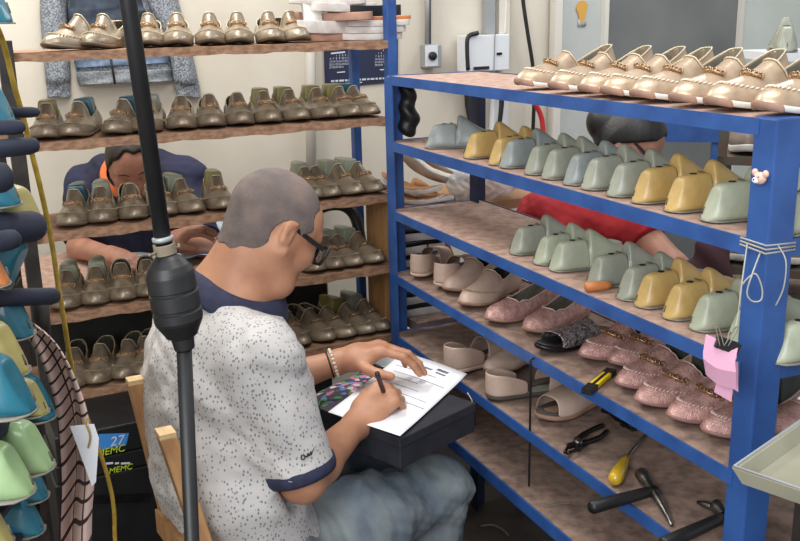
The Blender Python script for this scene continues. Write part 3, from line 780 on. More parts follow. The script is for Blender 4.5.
def nets(V, lo, vox):
    I = V < 0; nx, ny, nz = V.shape
    cnt = np.zeros((nx-1, ny-1, nz-1), np.uint8)
    for dx in (0,1):
        for dy in (0,1):
            for dz in (0,1): cnt += I[dx:nx-1+dx, dy:ny-1+dy, dz:nz-1+dz]
    cx, cy, cz = np.nonzero((cnt > 0) & (cnt < 8)); m = len(cx)
    idx = np.full(cnt.shape, -1, np.int32); idx[cx, cy, cz] = np.arange(m)
    acc = np.zeros((m, 3)); num = np.zeros(m)
    co = [(dx,dy,dz) for dx in (0,1) for dy in (0,1) for dz in (0,1)]
    for a in co:
        for b in co:
            if sum(abs(a[i]-b[i]) for i in range(3)) != 1 or a > b: continue
            va = V[cx+a[0], cy+a[1], cz+a[2]]; vb = V[cx+b[0], cy+b[1], cz+b[2]]
            s = (va < 0) != (vb < 0); t = np.where(s, va/(va-vb+1e-12), 0)
            p = np.array(a)+(np.array(b)-np.array(a))*t[:, None]
            acc[s] += p[s]; num[s] += 1
    verts = (acc/num[:, None] + np.stack([cx, cy, cz], 1))*vox + lo
    quads = []
    for ax_ in range(3):
        o1, o2 = [i for i in range(3) if i != ax_]
        s0 = [slice(None)]*3; s1 = [slice(None)]*3; s0[ax_] = slice(0, -1); s1[ax_] = slice(1, None)
        A, B = I[tuple(s0)], I[tuple(s1)]
        e = np.argwhere(A != B)
        e = e[(e[:, o1] > 0) & (e[:, o2] > 0) & (e[:, o1] < V.shape[o1]-1) & (e[:, o2] < V.shape[o2]-1)]
        ins = A[e[:,0], e[:,1], e[:,2]]
        def g(d1, d2):
            q = e.copy(); q[:, o1] -= d1; q[:, o2] -= d2; return idx[q[:,0], q[:,1], q[:,2]]
        Q = np.stack([g(1,1), g(0,1), g(0,0), g(1,0)], 1)
        flip = ins if ax_ != 1 else ~ins
        Q[~flip] = Q[~flip][:, ::-1]
        quads.append(Q)
    return verts, np.concatenate(quads)
def smooth_np(v, q, it=2, lam=.5):
    for _ in range(it):
        s = np.zeros_like(v); c = np.zeros(len(v))
        for k in range(4):
            for j in (1, 3):
                np.add.at(s, q[:, k], v[q[:, (k+j) % 4]]); np.add.at(c, q[:, k], 1)
        v = v + lam*(s/np.maximum(c, 1)[:, None]-v)
    return v
def normals_np(v, q):
    n = np.cross(v[q[:,2]]-v[q[:,0]], v[q[:,3]]-v[q[:,1]]); s = np.zeros_like(v)
    for k in range(4): np.add.at(s, q[:, k], n)
    return s/(np.linalg.norm(s, axis=1)[:, None]+1e-12)
def skin(name, fld, vox, m, parent=None, it=2, disp=None, post=None):
    v, q = fld.mesh(vox, post); v = smooth_np(v, q, it)
    if disp is not None: v = v + normals_np(v, q)*disp(v)[:, None]
    me = bpy.data.meshes.new(name); me.vertices.add(len(v)); me.vertices.foreach_set('co', v.astype(np.float32).ravel())
    me.loops.add(q.size); me.loops.foreach_set('vertex_index', q.astype(np.int32).ravel())
    me.polygons.add(len(q)); me.polygons.foreach_set('loop_start', np.arange(0, q.size, 4, dtype=np.int32))
    me.update(calc_edges=True); me.validate()
    return link(name, me, m, parent)

def head_frame(F, pitch, roll=0.):
    F = Vector((F[0], F[1], 0)).normalized(); X = F.cross(Z).normalized()
    Fp = (F*math.cos(pitch) - Z*math.sin(pitch)); U = X.cross(Fp).normalized()
    if roll: q = Quaternion(Fp, roll); X = q @ X; U = q @ U
    return X, Fp, U
class Head:
    def __init__(self, c, F, pitch, roll=0., s=1.): self.c = Vector(c); self.X, self.F, self.U = head_frame(F, pitch, roll); self.s = s
    def p(self, x, y, z): return self.c + (self.X*x + self.F*y + self.U*z)*self.s
    def R(self): return [self.X[:], self.F[:], self.U[:]]
    def add(self, f, nose=1., jaw=1.):
        s, p, R = self.s, self.p, self.R()
        e = lambda x, y, z, a, b, c, k=.02, op='u': f.ell(p(x,y,z), R, (a*s, b*s, c*s), k, op)
        r = lambda a, b, ra, rb, k=.015, op='u', **kw: f.rc(p(*a), p(*b), ra*s, rb*s, k, op=op, **kw)
        e(0,-.012,.038,.076,.096,.086,.02); e(0,.02,.02,.068,.075,.075,.03)
        e(0,.030,-.035,.056*jaw,.058,.075,.03)
        r((-.03,.045,-.085),(.03,.045,-.085),.028*jaw,.028*jaw,.03); r((0,.066,-.098),(0,.060,-.10),.022,.02,.02)
        for sx in (-1, 1):
            r((sx*.058,-.005,-.03),(sx*.040,.04,-.085),.020*jaw,.020,.025)            # jaw line
            e(sx*.040,.058,-.018,.026,.024,.022,.02)                                   # cheek
            r((sx*.012,.086,.026),(sx*.045,.070,.026),.010,.010,.014)                  # brow
            e(sx*.031,.092,.006,.017,.014,.011,.012,'s')                               # socket
            e(sx*.031,.076,.005,.0125,.0125,.0115,.004)                                # eyeball and lids
            r((sx*.018,.089,-.003),(sx*.044,.078,-.004),.0045,.004,.006)
            e(sx*.077,-.014,.004,.009,.013,.026,.008)                                 # ear
            e(sx*.087,-.010,.006,.006,.008,.016,.004,'s'); r((sx*.080,-.020,.026),(sx*.081,-.006,.028),.0042,.0042,.004)
            r((sx*.081,-.026,.016),(sx*.080,-.021,-.012),.0042,.004,.004); e(sx*.076,-.004,-.028,.007,.008,.010,.006)
        r((0,.084,.018),(0,.106*nose,-.022),.008,.012,.012)                            # nose
        for sx in (-1, 1): e(sx*.012,.094,-.026,.009,.010,.008,.008)
        r((-.020,.080,-.052),(.020,.080,-.052),.0065,.0065,.008); r((-.017,.080,-.064),(.017,.080,-.064),.0075,.0075,.008)
        r((-.022,.091,-.058),(.022,.091,-.058),.002,.002,.003,'s')
        return self
def hand(f, wrist, A, N, side, curls, thumb, s=1., splay=.0, wr=.024):
    """side +1: thumb lies along A x N ... given as the lateral direction"""
    A = Vector(A).normalized(); N = Vector(N); N = (N - A*N.dot(A)).normalized(); T = A.cross(N).normalized()*side
    w = Vector(wrist); B = w + A*.088*s
    f.rc(w-A*.01, w+A*.03*s, wr, .024*s, .02, W=T, s=1.25)
    f.rc(w+A*.025*s+T*.012*s, B-A*.012*s+T*.020*s, .0165*s, .0135*s, .02, W=T, s=1.3)
    f.rc(w+A*.025*s-T*.012*s, B-A*.016*s-T*.018*s, .0165*s, .0130*s, .02, W=T, s=1.3)
    f.rc(w+A*.02*s+T*.022*s+N*.006*s, w+A*.055*s+T*.026*s+N*.008*s, .015*s, .012*s, .015)      # thumb muscle
    ends = []
    for i, (off, ln, rad, ba) in enumerate(((.029,(.043,.026,.021),.0088,-.002),(.0095,(.047,.030,.022),.0090,.002),(-.010,(.043,.028,.021),.0086,-.002),(-.0285,(.034,.021,.019),.0075,-.010))):
        p = B + T*off*s + A*ba*s; ang = 0; d = (A + T*splay*(1.5-i)/1.5).normalized()
        f.rc(p-d*.012*s, p, rad*1.12*s, rad*1.1*s, .012)
        for j in range(3):
            ang += math.radians(curls[i][j]); dd = d*math.cos(ang)+N*math.sin(ang)
            q = p + dd*ln[j]*s; f.rc(p, q, rad*(1.04-.09*j)*s, rad*(.95-.09*j)*s, .0045); p = q
        ends.append(p)
    p = w + A*.030*s + T*.030*s + N*.006*s
    for j, (dv, L, ra, rb) in enumerate(zip(thumb, (.036,.030,.024), (.0125,.0105,.0098), (.0108,.0098,.0082))):
        d = (A*dv[0] + T*dv[1] + N*dv[2]).normalized(); q = p + d*L*s
        f.rc(p, q, ra*s, rb*s, .006 if j else .015); p = q
    ends.append(p)
    return ends
def wrinkle(amp, comps):
    def f(v):
        o = np.zeros(len(v))
        for (kx, ky, kz, ph, a) in comps:
            w = np.sin(v[:,0]*kx+v[:,1]*ky+v[:,2]*kz+ph + 1.3*np.sin(v[:,0]*19+v[:,2]*23+ph))
            o += a*(w*np.abs(w))
        return o*amp
    return f

def skin_mat(name, c, c2):
    m = mat(name, c, .5, c2=c2, scale=14, lo=.35, hi=.7, bump=.12, bscale=350)
    b = m.node_tree.nodes['Principled BSDF']; b.inputs['Subsurface Weight'].default_value = .08; b.inputs['Subsurface Radius'].default_value = (.01,.004,.002); b.inputs['Subsurface Scale'].default_value = .5
    return m
M['skin'] = skin_mat('tan_skin', (.74,.54,.42), (.65,.45,.34))
M['skin2'] = skin_mat('brown_skin', (.72,.52,.43), (.62,.43,.35))
M['shirt'] = dots_mat('printed_shirt', (.74,.725,.71), (.48,.47,.49), 150, .25, (1,1,.7), base2=(.69,.67,.66))
M['navy'] = mat('navy_knit', (.17,.18,.28), .85, c2=(.13,.14,.23), scale=60, bump=.2, bscale=300)
M['jeans'] = mat('faded_jeans', (.52,.55,.55), .9, c2=(.29,.34,.40), scale=7, lo=.35, hi=.68, bump=.35, bscale=240)
M['hair_grey'] = mat('cropped_grey_hair', (.50,.43,.40), .8, c2=(.34,.31,.30), scale=18, lo=.3, hi=.7, bump=.6, bscale=420)
M['hair_black'] = mat('black_hair', (.075,.07,.075), .45, c2=(.14,.13,.13), scale=9, stretch=(6,6,1), bump=.3, bscale=40)
M['hair_dark'] = mat('dark_brown_hair', (.13,.105,.09), .6, c2=(.2,.16,.13), scale=30, bump=.5, bscale=120)
M['redshirt'] = mat('red_shirt', (.72,.19,.21), .85, c2=(.66,.14,.17), scale=8, bump=.2, bscale=200)
M['navyshirt'] = mat('navy_shirt', (.15,.16,.27), .85, c2=(.11,.12,.21), scale=6, bump=.2, bscale=200)
M['orangeknit'] = mat('orange_trim', (.93,.48,.26), .8)

# ------------------------------------------------------------------ the man writing, seated with his back to us
MF = Vector((.82,.572,0)); MR = Vector((.572,-.82,0))
RSh, LSh = P(264,357,1.60), P(190,326,1.90)
RE, RW_ = P(303,479,1.58), P(357,424,1.79)
LE, LW_ = Vector((-.33,1.95,.71)), P(338,362,1.99)
NB = P(226,290,1.76); UP_ = P(218,362,1.745); CC = P(214,395,1.735); WC = P(226,468,1.69); PC = P(258,548,1.67)
RH, RK = Vector((-.235,1.68,.46)), P(438,486,1.92)
LH, LK = RH - MR*.20, RK - MR*.22 + Vector((-.02,0,0))
RA, LA = Vector((RK.x-.03, RK.y+.01, .09)), Vector((LK.x+.02, LK.y+.0, .09))
mh = Head(P(272,233,1.79), (.80,.60), math.radians(33), 0, .98)
fb = Field(); mh.add(fb)
fb.rc(mh.p(0,-.038,-.03), NB, .055, .064, .03); fb.rc(mh.p(0,-.02,-.07), NB+MF*.03-Z*.03, .05, .055, .03)
fb.rc(NB-Z*.02, UP_, .06, .085, .05, W=MR, s=1.5); fb.rc(UP_, WC, .09, .10, .05, W=MR, s=1.35); fb.rc(WC, PC, .10, .11, .05, W=MR, s=1.3)
for sh, el, wr in ((RSh, RE, RW_), (LSh, LE, LW_)):
    fb.rc(UP_.lerp(sh, .5), sh, .06, .052, .04); fb.rc(sh, el, .050, .040, .03)
    mid = el.lerp(wr, .28); fb.rc(el, mid, .038, .0405, .03); fb.rc(mid, wr, .0405, .0265, .02)
for h, k, a in ((RH, RK, RA), (LH, LK, LA)):
    fb.rc(h, k, .075, .055, .03); fb.rc(k, a, .052, .036, .03); fb.rc(a, a+MF*.14-Z*.04, .035, .03, .02)
# right hand round the pen, left hand flat on the sheet
A_ = (P(392,389,1.85)-RW_).normalized()
rh_ends = hand(fb, RW_+A_*.010, A_, (.05,.45,-.88), 1, [(58,74,34),(64,78,34),(68,80,34),(72,80,34)], [(.75,.45,.35),(.85,.0,.5),(.8,-.4,.45)], 1.04)
A2 = (P(384,347,1.99)-LW_).normalized()
lh_ends = hand(fb, LW_+A2*.012, A2, (.1,-.05,-1), -1, [(34,26,14),(34,28,16),(38,30,18),(40,30,18)], [(.55,.8,.3),(.75,.6,.4),(.9,.35,.4)], 1.12, .08)
man = skin('person', fb, .0034, M['skin'], it=2)
tag(man, 'man with cropped grey hair and glasses, seated writing in a speckled white shirt', 'person')
# hair: cropped, thin on the crown
fh = Field(); s = mh.s
fh.ell(mh.p(0,-.012,.038), mh.R(), (.0785*s,.0985*s,.0885*s), .02); fh.ell(mh.p(0,.02,.02), mh.R(), (.0702*s,.0775*s,.0775*s), .03)
fh.rc(mh.p(0,-.038,-.03), NB, .0575, .0665, .03)
c_, X_, F_, U_ = [A3(q) for q in (mh.c, mh.X, mh.F, mh.U)]
def hair_post(V, X, Y, Zz):
    p = np.stack([X-c_[0], Y-c_[1], Zz-c_[2]], -1)/s; x, y, z = p@X_, p@F_, p@U_
    w = .004*np.sin(z*160+x*70)+.003*np.sin(x*210)
    g = np.maximum(y - (.034+.15*np.maximum(z-.06,0)-1.0*np.maximum(.03-z,0)) + w, -.050-z-.35*np.maximum(-.05-y,0)+w)
    ear = .030-np.sqrt((y+.012)**2+((z+.004)*.85)**2) ; ear = np.where(np.abs(x) > .05, ear, -1)
    inner = -(V+.007)
    return np.maximum(np.maximum(np.maximum(V, g), ear), np.maximum(inner, -1))
skin('hair', fh, .0026, M['hair_grey'], man, it=1, post=hair_post)
# spectacles
def glasses(h, parent, w=.030, m=M['black'], th=.0028, rim=.0022):
    mb = MB()
    mb.tube([h.p(-.008,.108,.010), h.p(0,.111,.013), h.p(.008,.108,.010)], .0018, 6)
    o = mb.build('eyeglasses', m, parent, smooth=False)
    for sx in (-1, 1):
        mb = MB(); mb.loft([[h.p(sx*(x+a), y, z+b) for a, b in ((-.0016,-.0046),(.0016,-.0046),(.0016,.0046),(-.0016,.0046))] for x, y, z in ((.071,.080,.012),(.078,-.008,.022),(.077,-.016,.018))]); mb.build('temple', m, o, smooth=False)
        pts = [h.p(sx*(.036+a), .104-.34*abs(.036+a)*.9+.010, .003+b) for a, b in ((-.028,.012),(-.02,.016),(.022,.019),(.034,.015),(.033,-.002),(.022,-.019),(-.015,-.019),(-.027,-.008))]
        mb = MB(); mb.tube(pts, rim, 6, closed=True); mb.build('rim', m, o)
        mb = MB(); mb.bm.faces.new([mb.bm.verts.new(q) for q in pts]); mb.build('lens', M['lens'], o, smooth=False)
    return o
M['lens'] = mat('spectacle_lens', (.95,.97,.98), .05, trans=1., alpha=.35)
glasses(mh, man, rim=.0036)
# shirt
fs = Field()
CB_ = P(240,292,1.752); nd = (mh.p(0,-.045,-.05)-NB).normalized(); fs.rc(CB_-nd*.0, UP_, .092, .100, .05, clip=(CB_-nd*.006, nd)); fs.rc(NB-Z*.07, UP_, .050, .100, .05, W=MR, s=1.40)
fs.rc(UP_, CC, .102, .122, .05, W=MR, s=1.42); fs.rc(CC, WC, .122, .126, .06, W=MR, s=1.30); fs.rc(WC, PC, .126, .128, .06, W=MR, s=1.30)
fs.rc(UP_+MF*.04, CC+MF*.05, .09, .10, .05, W=MR, s=1.3)
for sh, el, cut in ((RSh, RE, .95), (LSh, LE, .95)):
    d = (el-sh).normalized(); hp = sh.lerp(el, cut)
    fs.rc(UP_.lerp(sh, .30)-Z*.008, sh-Z*.004, .078, .062, .085)
    fs.rc(sh, hp+d*.05, .067, .060, .04, clip=(hp, d))
    fs.rc(hp-d*.05, hp+d*.04, .052, .054, .004, op='s', clip=None)
hp = RSh.lerp(RE, .95); hd = (RE-RSh).normalized()
cl = [(38,12,26,0,.8),(22,-30,34,1.1,.9),(-30,44,20,2.2,.7),(12,8,58,.5,.7),(60,-20,-40,2.9,.4)]
shirt = skin('shirt', fs, .005, M['shirt'], man, it=3, disp=wrinkle(.0042, cl))
# navy collar and cuffs
nd = (mh.p(0,-.045,-.05)-NB).normalized(); nF = (MF - nd*MF.dot(nd)).normalized(); nR = nd.cross(nF)*-1
def ring(c, ax, ay, n=40): return [c + nF*ay*math.sin(2*PI*k/n) + nR*ax*math.cos(2*PI*k/n) for k in range(n)]
cb = P(240,292,1.752)
mb = MB(); mb.loft([ring(cb+nd*.014, .066, .070), ring(cb+nd*.022, .072, .076), ring(cb+nd*.012, .086, .090), ring(cb-nd*.014, .106, .106), ring(cb-nd*.019, .104, .104)], caps=False)
co = mb.build('collar', M['navy'], man); solid(co, .003, 1); sub(co)
def cuff(c, d, r0, w=.020):
    x = d.orthogonal().normalized(); y = d.cross(x)
    mb = MB(); mb.loft([[c+d*z+(x*math.cos(2*PI*k/32)+y*math.sin(2*PI*k/32))*r for k in range(32)] for r, z in ((r0-.006,.002),(r0+.002,.003),(r0+.0045,-.004),(r0+.0045,-w),(r0+.001,-w-.002))], caps=False)
    return mb.build('cuff', M['navy'], man)
cuff(hp, hd, .0650); hp2 = LSh.lerp(LE, .95); cuff(hp2, (LE-LSh).normalized(), .062)
# little stitched logo by the cuff: loops of dark thread lying on the sleeve
def on_sleeve(px, py, lift=.0675):
    d = ray(px, py).normalized(); a = hp - hd*.03
    w = CAMP - a; dp = d - hd*d.dot(hd); wp = w - hd*w.dot(hd); A, B, Cc = dp.dot(dp), 2*dp.dot(wp), wp.dot(wp)-lift**2
    t = (-B-math.sqrt(max(B*B-4*A*Cc, 0)))/(2*A); return CAMP + d*t
lp = [(306,472),(305,475),(307,477),(309,474),(307,472),(309,473),(311,474),(312,470),(313,473),(315,468),(315,472),(318,465),(321,463)]
mb = MB(); mb.tube(spline([on_sleeve(q[0]-4, q[1]-17) for q in lp], 4), .0011, 5); mb.build('embroidered_logo', M['black'], man)
# jeans
fj = Field()
fj.rc(PC-Z*.03, PC+Z*.02, .118, .112, .05, W=MR, s=1.3)
for h, k, a in ((RH, RK, RA), (LH, LK, LA)):
    fj.rc(h, h.lerp(k, .5), .098, .085, .06); fj.rc(h.lerp(k, .5), k, .085, .071, .05); fj.rc(k, k.lerp(a, .5), .071, .064, .03); fj.rc(k.lerp(a, .5), a-Z*.0, .064, .060, .03)
jc = [(30,20,70,0,.8),(70,-30,30,1,.7),(20,60,-40,2,.6),(90,60,20,.3,.4)]
skin('jeans', fj, .006, M['jeans'], man, it=2, disp=wrinkle(.0045, jc))
for a in (RA, LA):
    fo = Field(); fo.rc(a-Z*.045-MF*.03, a+MF*.16-Z*.055, .042, .034, .02, W=MR, s=1.15); fo.rc(a-Z*.01, a-Z*.05, .045, .045, .02)
    skin('shoe', fo, .006, M['black'], man)
# bead bracelet on the left wrist
bc = LE.lerp(LW_, .93); bd = (LW_-LE).normalized(); bx = bd.orthogonal().normalized(); by = bd.cross(bx)
mb = MB(); mb.tube([bc+(bx*math.cos(2*PI*k/20)+by*math.sin(2*PI*k/20))*.031-bd*.006 for k in range(20)], .0022, 6, closed=True); br = mb.build('bracelet', M['black'], man)
mb = MB()
for k in range(22): mb.ball(bc+(bx*math.cos(2*PI*k/22)+by*math.sin(2*PI*k/22))*.032+bd*.003, .0042, 8)
mb.build('beads', mat('cream_beads', (.88,.84,.76), .35), br)

def brows(h, parent, m):
    for sx in (-1, 1):
        mb = MB(); mb.tube(spline([h.p(sx*.014,.0965,.028), h.p(sx*.030,.093,.033), h.p(sx*.048,.080,.028)], 4), .0030, 6); mb.build('eyebrow', m, parent)
    mb = MB(); mb.tube(spline([h.p(-.021,.0885,-.058), h.p(0,.0915,-.0575), h.p(.021,.0885,-.058)], 4), .0016, 5); mb.build('lip_line', M['lip'], parent)
M['lip'] = mat('lip_shadow', (.42,.24,.22), .6)
# ------------------------------------------------------------------ what he writes on
zt = .700
q = [PZ(*p_, zt) for p_ in ((328,413),(403,353),(467,375),(400,437))]
cen = sum(q, Vector())/4; e1 = (q[2]-q[1]+q[3]-q[0]).normalized(); e2 = (q[1]-q[0]+q[2]-q[3]).normalized()
doc = empty('paper_form', q[0]); tag(doc, 'white printed form with blank lines, on the black box on his lap', 'paper')
def bil(u, v): return q[0].lerp(q[3], u).lerp(q[1].lerp(q[2], u), v)
def pz(u, v): return bil(u, v) + Z*(.004*math.sin(u*3)*math.sin(v*2.2) + .010*max(0, .25-v)**1 + .012*max(0, v-.8))
def und(o, rt): o.parent = rt; o.matrix_parent_inverse = Matrix.Translation(-rt.location); return o
mb = MB(); mb.grid(pz, 12, 12); o = mb.build('sheet', M['white']); solid(o, .0006, -1); und(o, doc)
M['ink'] = mat('grey_print_ink', (.42,.42,.47), .8)
mb = MB()
def pline(u0, v0, u1, v1, w=.0012):
    a, b = pz(u0, v0)+Z*.0011, pz(u1, v1)+Z*.0011; mb.bar(a, b, w, .0002)
# form headings and ruled lines, printed across the long side
for v, u0, u1 in ((.80,.10,.72),(.71,.16,.92),(.55,.2,.7),(.46,.25,.9),(.38,.2,.95)):
    n = 6
    for i in range(n): pline(u0+(u1-u0)*i/n, v, u0+(u1-u0)*(i+1)/n, v, .0014)
for k in range(16): pline(.30+.018*k, .88, .30+.018*k+.010, .88, .006 if k % 5 else .009)
for k in range(9): pline(.64+.018*k, .91, .64+.018*k+.012, .91, .010)
for k in range(7): pline(.66+.02*k, .865, .66+.02*k+.012, .865, .007)
for k in range(12): pline(.25+.03*k, .64, .25+.03*k+.016, .64, .003)
und(mb.build('printed_lines', M['ink'], smooth=False), doc)
mb = MB(); mb.lathe([(.006,0),(.006,.0004)], 12, pz(.36,.93)+Z*.0008); und(mb.build('crest', M['ink'], smooth=False), doc)
# black shoe box under it
zb = zt-.006; bx0 = [PZ(*p_, zb) for p_ in ((326,420),(398,362),(474,404),(399,440))]
f1 = (bx0[2]-bx0[3]); f1.z = 0; f2 = (bx0[0]-bx0[3]); f2.z = 0
f1n = f1.normalized(); f2n = Vector((-f1n.y, f1n.x, 0))
c0 = PZ(400,439, zb); Lb, Wb, hb_ = f1.length, .235, .066
box = empty('shoe_box', c0); tag(box, 'black cardboard box on his lap under the white form', 'box')
def bp(a, b, z): return c0 + f1n*a + f2n*b + Z*z
mb = MB()
mb.loft([[bp(a, b, z) for a, b in ((0,0),(Lb,0),(Lb,Wb),(0,Wb))] for z in (-hb_, -.001)])
und(bev(mb.build('body', mat('black_card', (.115,.12,.15), .6, c2=(.16,.165,.19), scale=25), smooth=False), .002), box)
mb = MB(); mb.loft([[bp(a, b, z) for a, b in ((-.002,-.002),(Lb+.002,-.002),(Lb+.002,Wb+.002),(-.002,Wb+.002))] for z in (-.020, .001)])
und(bev(mb.build('lid', bpy.data.materials['black_card'], smooth=False), .002), box)
# end flap bent outwards with a wire loop
mb = MB(); mb.grid(lambda u, v: bp(Lb+.003+.018*math.sin(u*1.4), .01+(Wb*.55)*v, -.006-.058*u), 8, 8); o = mb.build('flap', bpy.data.materials['black_card']); solid(o, .002); und(o, box)
mb = MB(); mb.tube(spline([bp(Lb+.012,.03,.012), bp(Lb+.022,.025,-.01), bp(Lb+.020,.02,-.04), bp(Lb+.012,.015,-.05)], 6), .0012, 6); und(mb.build('string', M['thread']), box)
# flowered cloth under his left forearm
M['floral'] = mat('floral_cloth', (.42,.40,.40), .9, bump=.2, bscale=200)
nt = M['floral'].node_tree; b_ = nt.nodes['Principled BSDF']; vo = nt.nodes.new('ShaderNodeTexVoronoi'); vo.inputs['Scale'].default_value = 75
tc = nt.nodes.new('ShaderNodeTexCoord'); nt.links.new(tc.outputs['Object'], vo.inputs['Vector'])
rp = nt.nodes.new('ShaderNodeValToRGB'); rp.color_ramp.interpolation = 'CONSTANT'
for i, (ps, cc) in enumerate(((0,(.05,.05,.06)),(.42,(.55,.12,.25)),(.56,(.10,.28,.12)),(.70,(.12,.2,.5)),(.8,(.6,.5,.45)),(.9,(.5,.2,.35)))):
    e = rp.color_ramp.elements[i] if i < 2 else rp.color_ramp.elements.new(ps); e.position = ps; e.color = (*cc, 1)
sx = nt.nodes.new('ShaderNodeSeparateColor'); nt.links.new(vo.outputs['Color'], sx.inputs[0]); nt.links.new(sx.outputs[0], rp.inputs[0]); nt.links.new(rp.outputs[0], b_.inputs['Base Color'])
# pen
pa, pb = P(377,373,1.80), P(384,393,1.835)
pen = empty('pen', pb); tag(pen, 'dark pen held upright in his right hand', 'pen')
mb = MB(); mb.tube([pa, pa.lerp(pb, .1), pa.lerp(pb, .9), pb+(pb-pa)*.5], [.0050,.0056,.0052,.001], 10); und(mb.build('barrel', mat('dark_red_pen', (.24,.14,.15), .35)), pen)
mb = MB(); mb.tube([pa+(pa-pb)*.01, pa+(pb-pa)*.08], [.0040,.0058], 10); und(mb.build('cap', M['black']), pen)
# ------------------------------------------------------------------ the two workers behind the racks
def short_hair(h, parent, m, post, extra=None, grow=.008):
    f = Field(); s = h.s
    f.ell(h.p(0,-.014,.040), h.R(), ((.076+grow)*s,(.096+grow)*s,(.086+grow)*s), .02); f.ell(h.p(0,.02,.024), h.R(), ((.068+grow)*s,(.075+grow*.7)*s,(.075+grow)*s), .03)
    if extra: extra(f)
    c_, X_, F_, U_ = [A3(q) for q in (h.c, h.X, h.F, h.U)]
    def pp(V, X, Y, Zz):
        p = np.stack([X-c_[0], Y-c_[1], Zz-c_[2]], -1)/s; x, y, z = p@X_, p@F_, p@U_
        return np.maximum(V, post(x, y, z))
    return skin('hair', f, .004, m, parent, it=1, post=pp)
# young worker in navy behind the wooden rack
bh = Head(P(133,167,2.95), (.30,-.95), math.radians(25), math.radians(6), .90)
BF = Vector((.15,-.98,0)).normalized(); BR = BF.cross(Z)
bS = P(136,180,3.10); bRs, bLs = P(90,188,3.07), P(186,181,3.10)
bHip = Vector((bS.x, bS.y+.06, .46))
f = Field(); bh.add(f)
nb = P(132,160,3.08)
f.rc(bh.p(0,-.04,-.03), nb, .052, .056, .03); f.rc(nb-Z*.03, bS-Z*.02, .06, .08, .05, W=BR, s=1.5); f.rc(bS, bHip, .085, .10, .05, W=BR, s=1.35)
bRe, bLe = P(80,248,2.93), P(205,246,2.92); bRw, bLw = P(112,256,2.74), P(170,243,2.74)
for sh, el, wr in ((bRs,bRe,bRw),(bLs,bLe,bLw)):
    f.rc(bS.lerp(sh,.5), sh, .055, .05, .04); f.rc(sh, el, .046, .038, .03); f.rc(el, wr, .038, .026, .02)
hand(f, bRw, (P(135,263,2.66)-bRw), (0,.2,-1), 1, [(25,30,20)]*4, [(.8,.5,.3)]*3, .95)
hand(f, bLw, (P(192,230,2.72)-bLw), (.1,.3,-1), -1, [(25,30,20)]*4, [(.8,.5,.3)]*3, .95)
for sg in (-1, 1):
    k = bHip + BF*.40 + BR*.13*sg + Z*.03; f.rc(bHip+BR*.08*sg, k, .075, .055, .04); f.rc(k, Vector((k.x, k.y, .08)), .052, .036, .03); f.rc(Vector((k.x, k.y, .05)), Vector((k.x, k.y, .04))+BF*.14, .036, .03, .02)
boy = skin('person', f, .0045, M['skin2'], it=2); tag(boy, 'young worker in a navy shirt with orange collar, bent over papers', 'person')
short_hair(bh, boy, M['hair_dark'], lambda x, y, z: np.maximum(y-(.055+.2*(z-.06)) + .006*np.sin(x*120), .064-z-1.0*np.maximum(.06-y,0)), grow=.009)
brows(bh, boy, M['hair_dark'])
f = Field(); f.rc(nb-Z*.03, bS-Z*.02, .060, .10, .06, W=BR, s=1.6); f.rc(bS-Z*.01, bS-Z*.2, .105, .118, .05, W=BR, s=1.40); f.rc(bS-Z*.2, bHip, .118, .125, .05, W=BR, s=1.30)
for sh, el in ((bRs,bRe),(bLs,bLe)):
    d = (el-sh).normalized(); c = sh.lerp(el, .88); f.rc(bS.lerp(sh,.5), sh, .075, .067, .05); f.rc(sh, c+d*.05, .068, .062, .05, clip=(c, d))
skin('shirt', f, .006, M['navyshirt'], boy, it=2, disp=wrinkle(.005, cl))
cc_ = P(130,173,2.99); cv = (BF*.55-Z*.84).normalized(); cn = BR.cross(cv)
mb = MB(); mb.loft([[cc_+cn*z+BR*a*math.cos(2*PI*k/36)+cv*a*.92*math.sin(2*PI*k/36) for k in range(36)] for a, z in ((.072,.010),(.082,.014),(.094,.004),(.098,-.014),(.086,-.018),(.072,.010))], caps=False); o = mb.build('collar', M['orangeknit'], boy); sub(o)
f = Field()
for sg in (-1, 1):
    k = bHip + BF*.40 + BR*.13*sg + Z*.03; f.rc(bHip+BR*.08*sg, k, .092, .072, .05); f.rc(k, Vector((k.x, k.y, .10)), .068, .055, .03)
skin('trousers', f, .008, M['denim_dk'], boy)
# woman in red behind the blue rack
wh = Head(P(631,142,2.62), (.84,-.54), math.radians(36), math.radians(-8), .82)
WF = Vector((.30,-.95,0)).normalized(); WR = WF.cross(Z)
wS = P(588,222,2.72); wRs, wLs = P(546,216,2.72), P(630,222,2.66)
wHip = Vector((wS.x-.02, wS.y+.10, .46)); wn = P(603,184,2.72)
f = Field(); wh.add(f, jaw=.95)
f.rc(wh.p(0,-.04,-.03), wn, .05, .054, .03); f.rc(wn-Z*.03, wS-Z*.02, .055, .08, .05, W=WR, s=1.4); f.rc(wS, wHip, .09, .11, .05, W=WR, s=1.35)
wRe, wLe = P(526,250,2.62), P(674,268,2.52); wRw, wLw = P(562,305,2.42), P(640,300,2.38)
for sh, el, wr in ((wRs,wRe,wRw),(wLs,wLe,wLw)):
    f.rc(wS.lerp(sh,.5), sh, .058, .054, .04); f.rc(sh, el, .050, .042, .03); f.rc(el, wr, .040, .026, .02)
hand(f, wRw, (P(590,310,2.36)-wRw), (0,.2,-1), 1, [(25,30,20)]*4, [(.8,.5,.3)]*3, .9)
hand(f, wLw, (P(612,308,2.34)-wLw), (.1,.3,-1), -1, [(25,30,20)]*4, [(.8,.5,.3)]*3, .9)
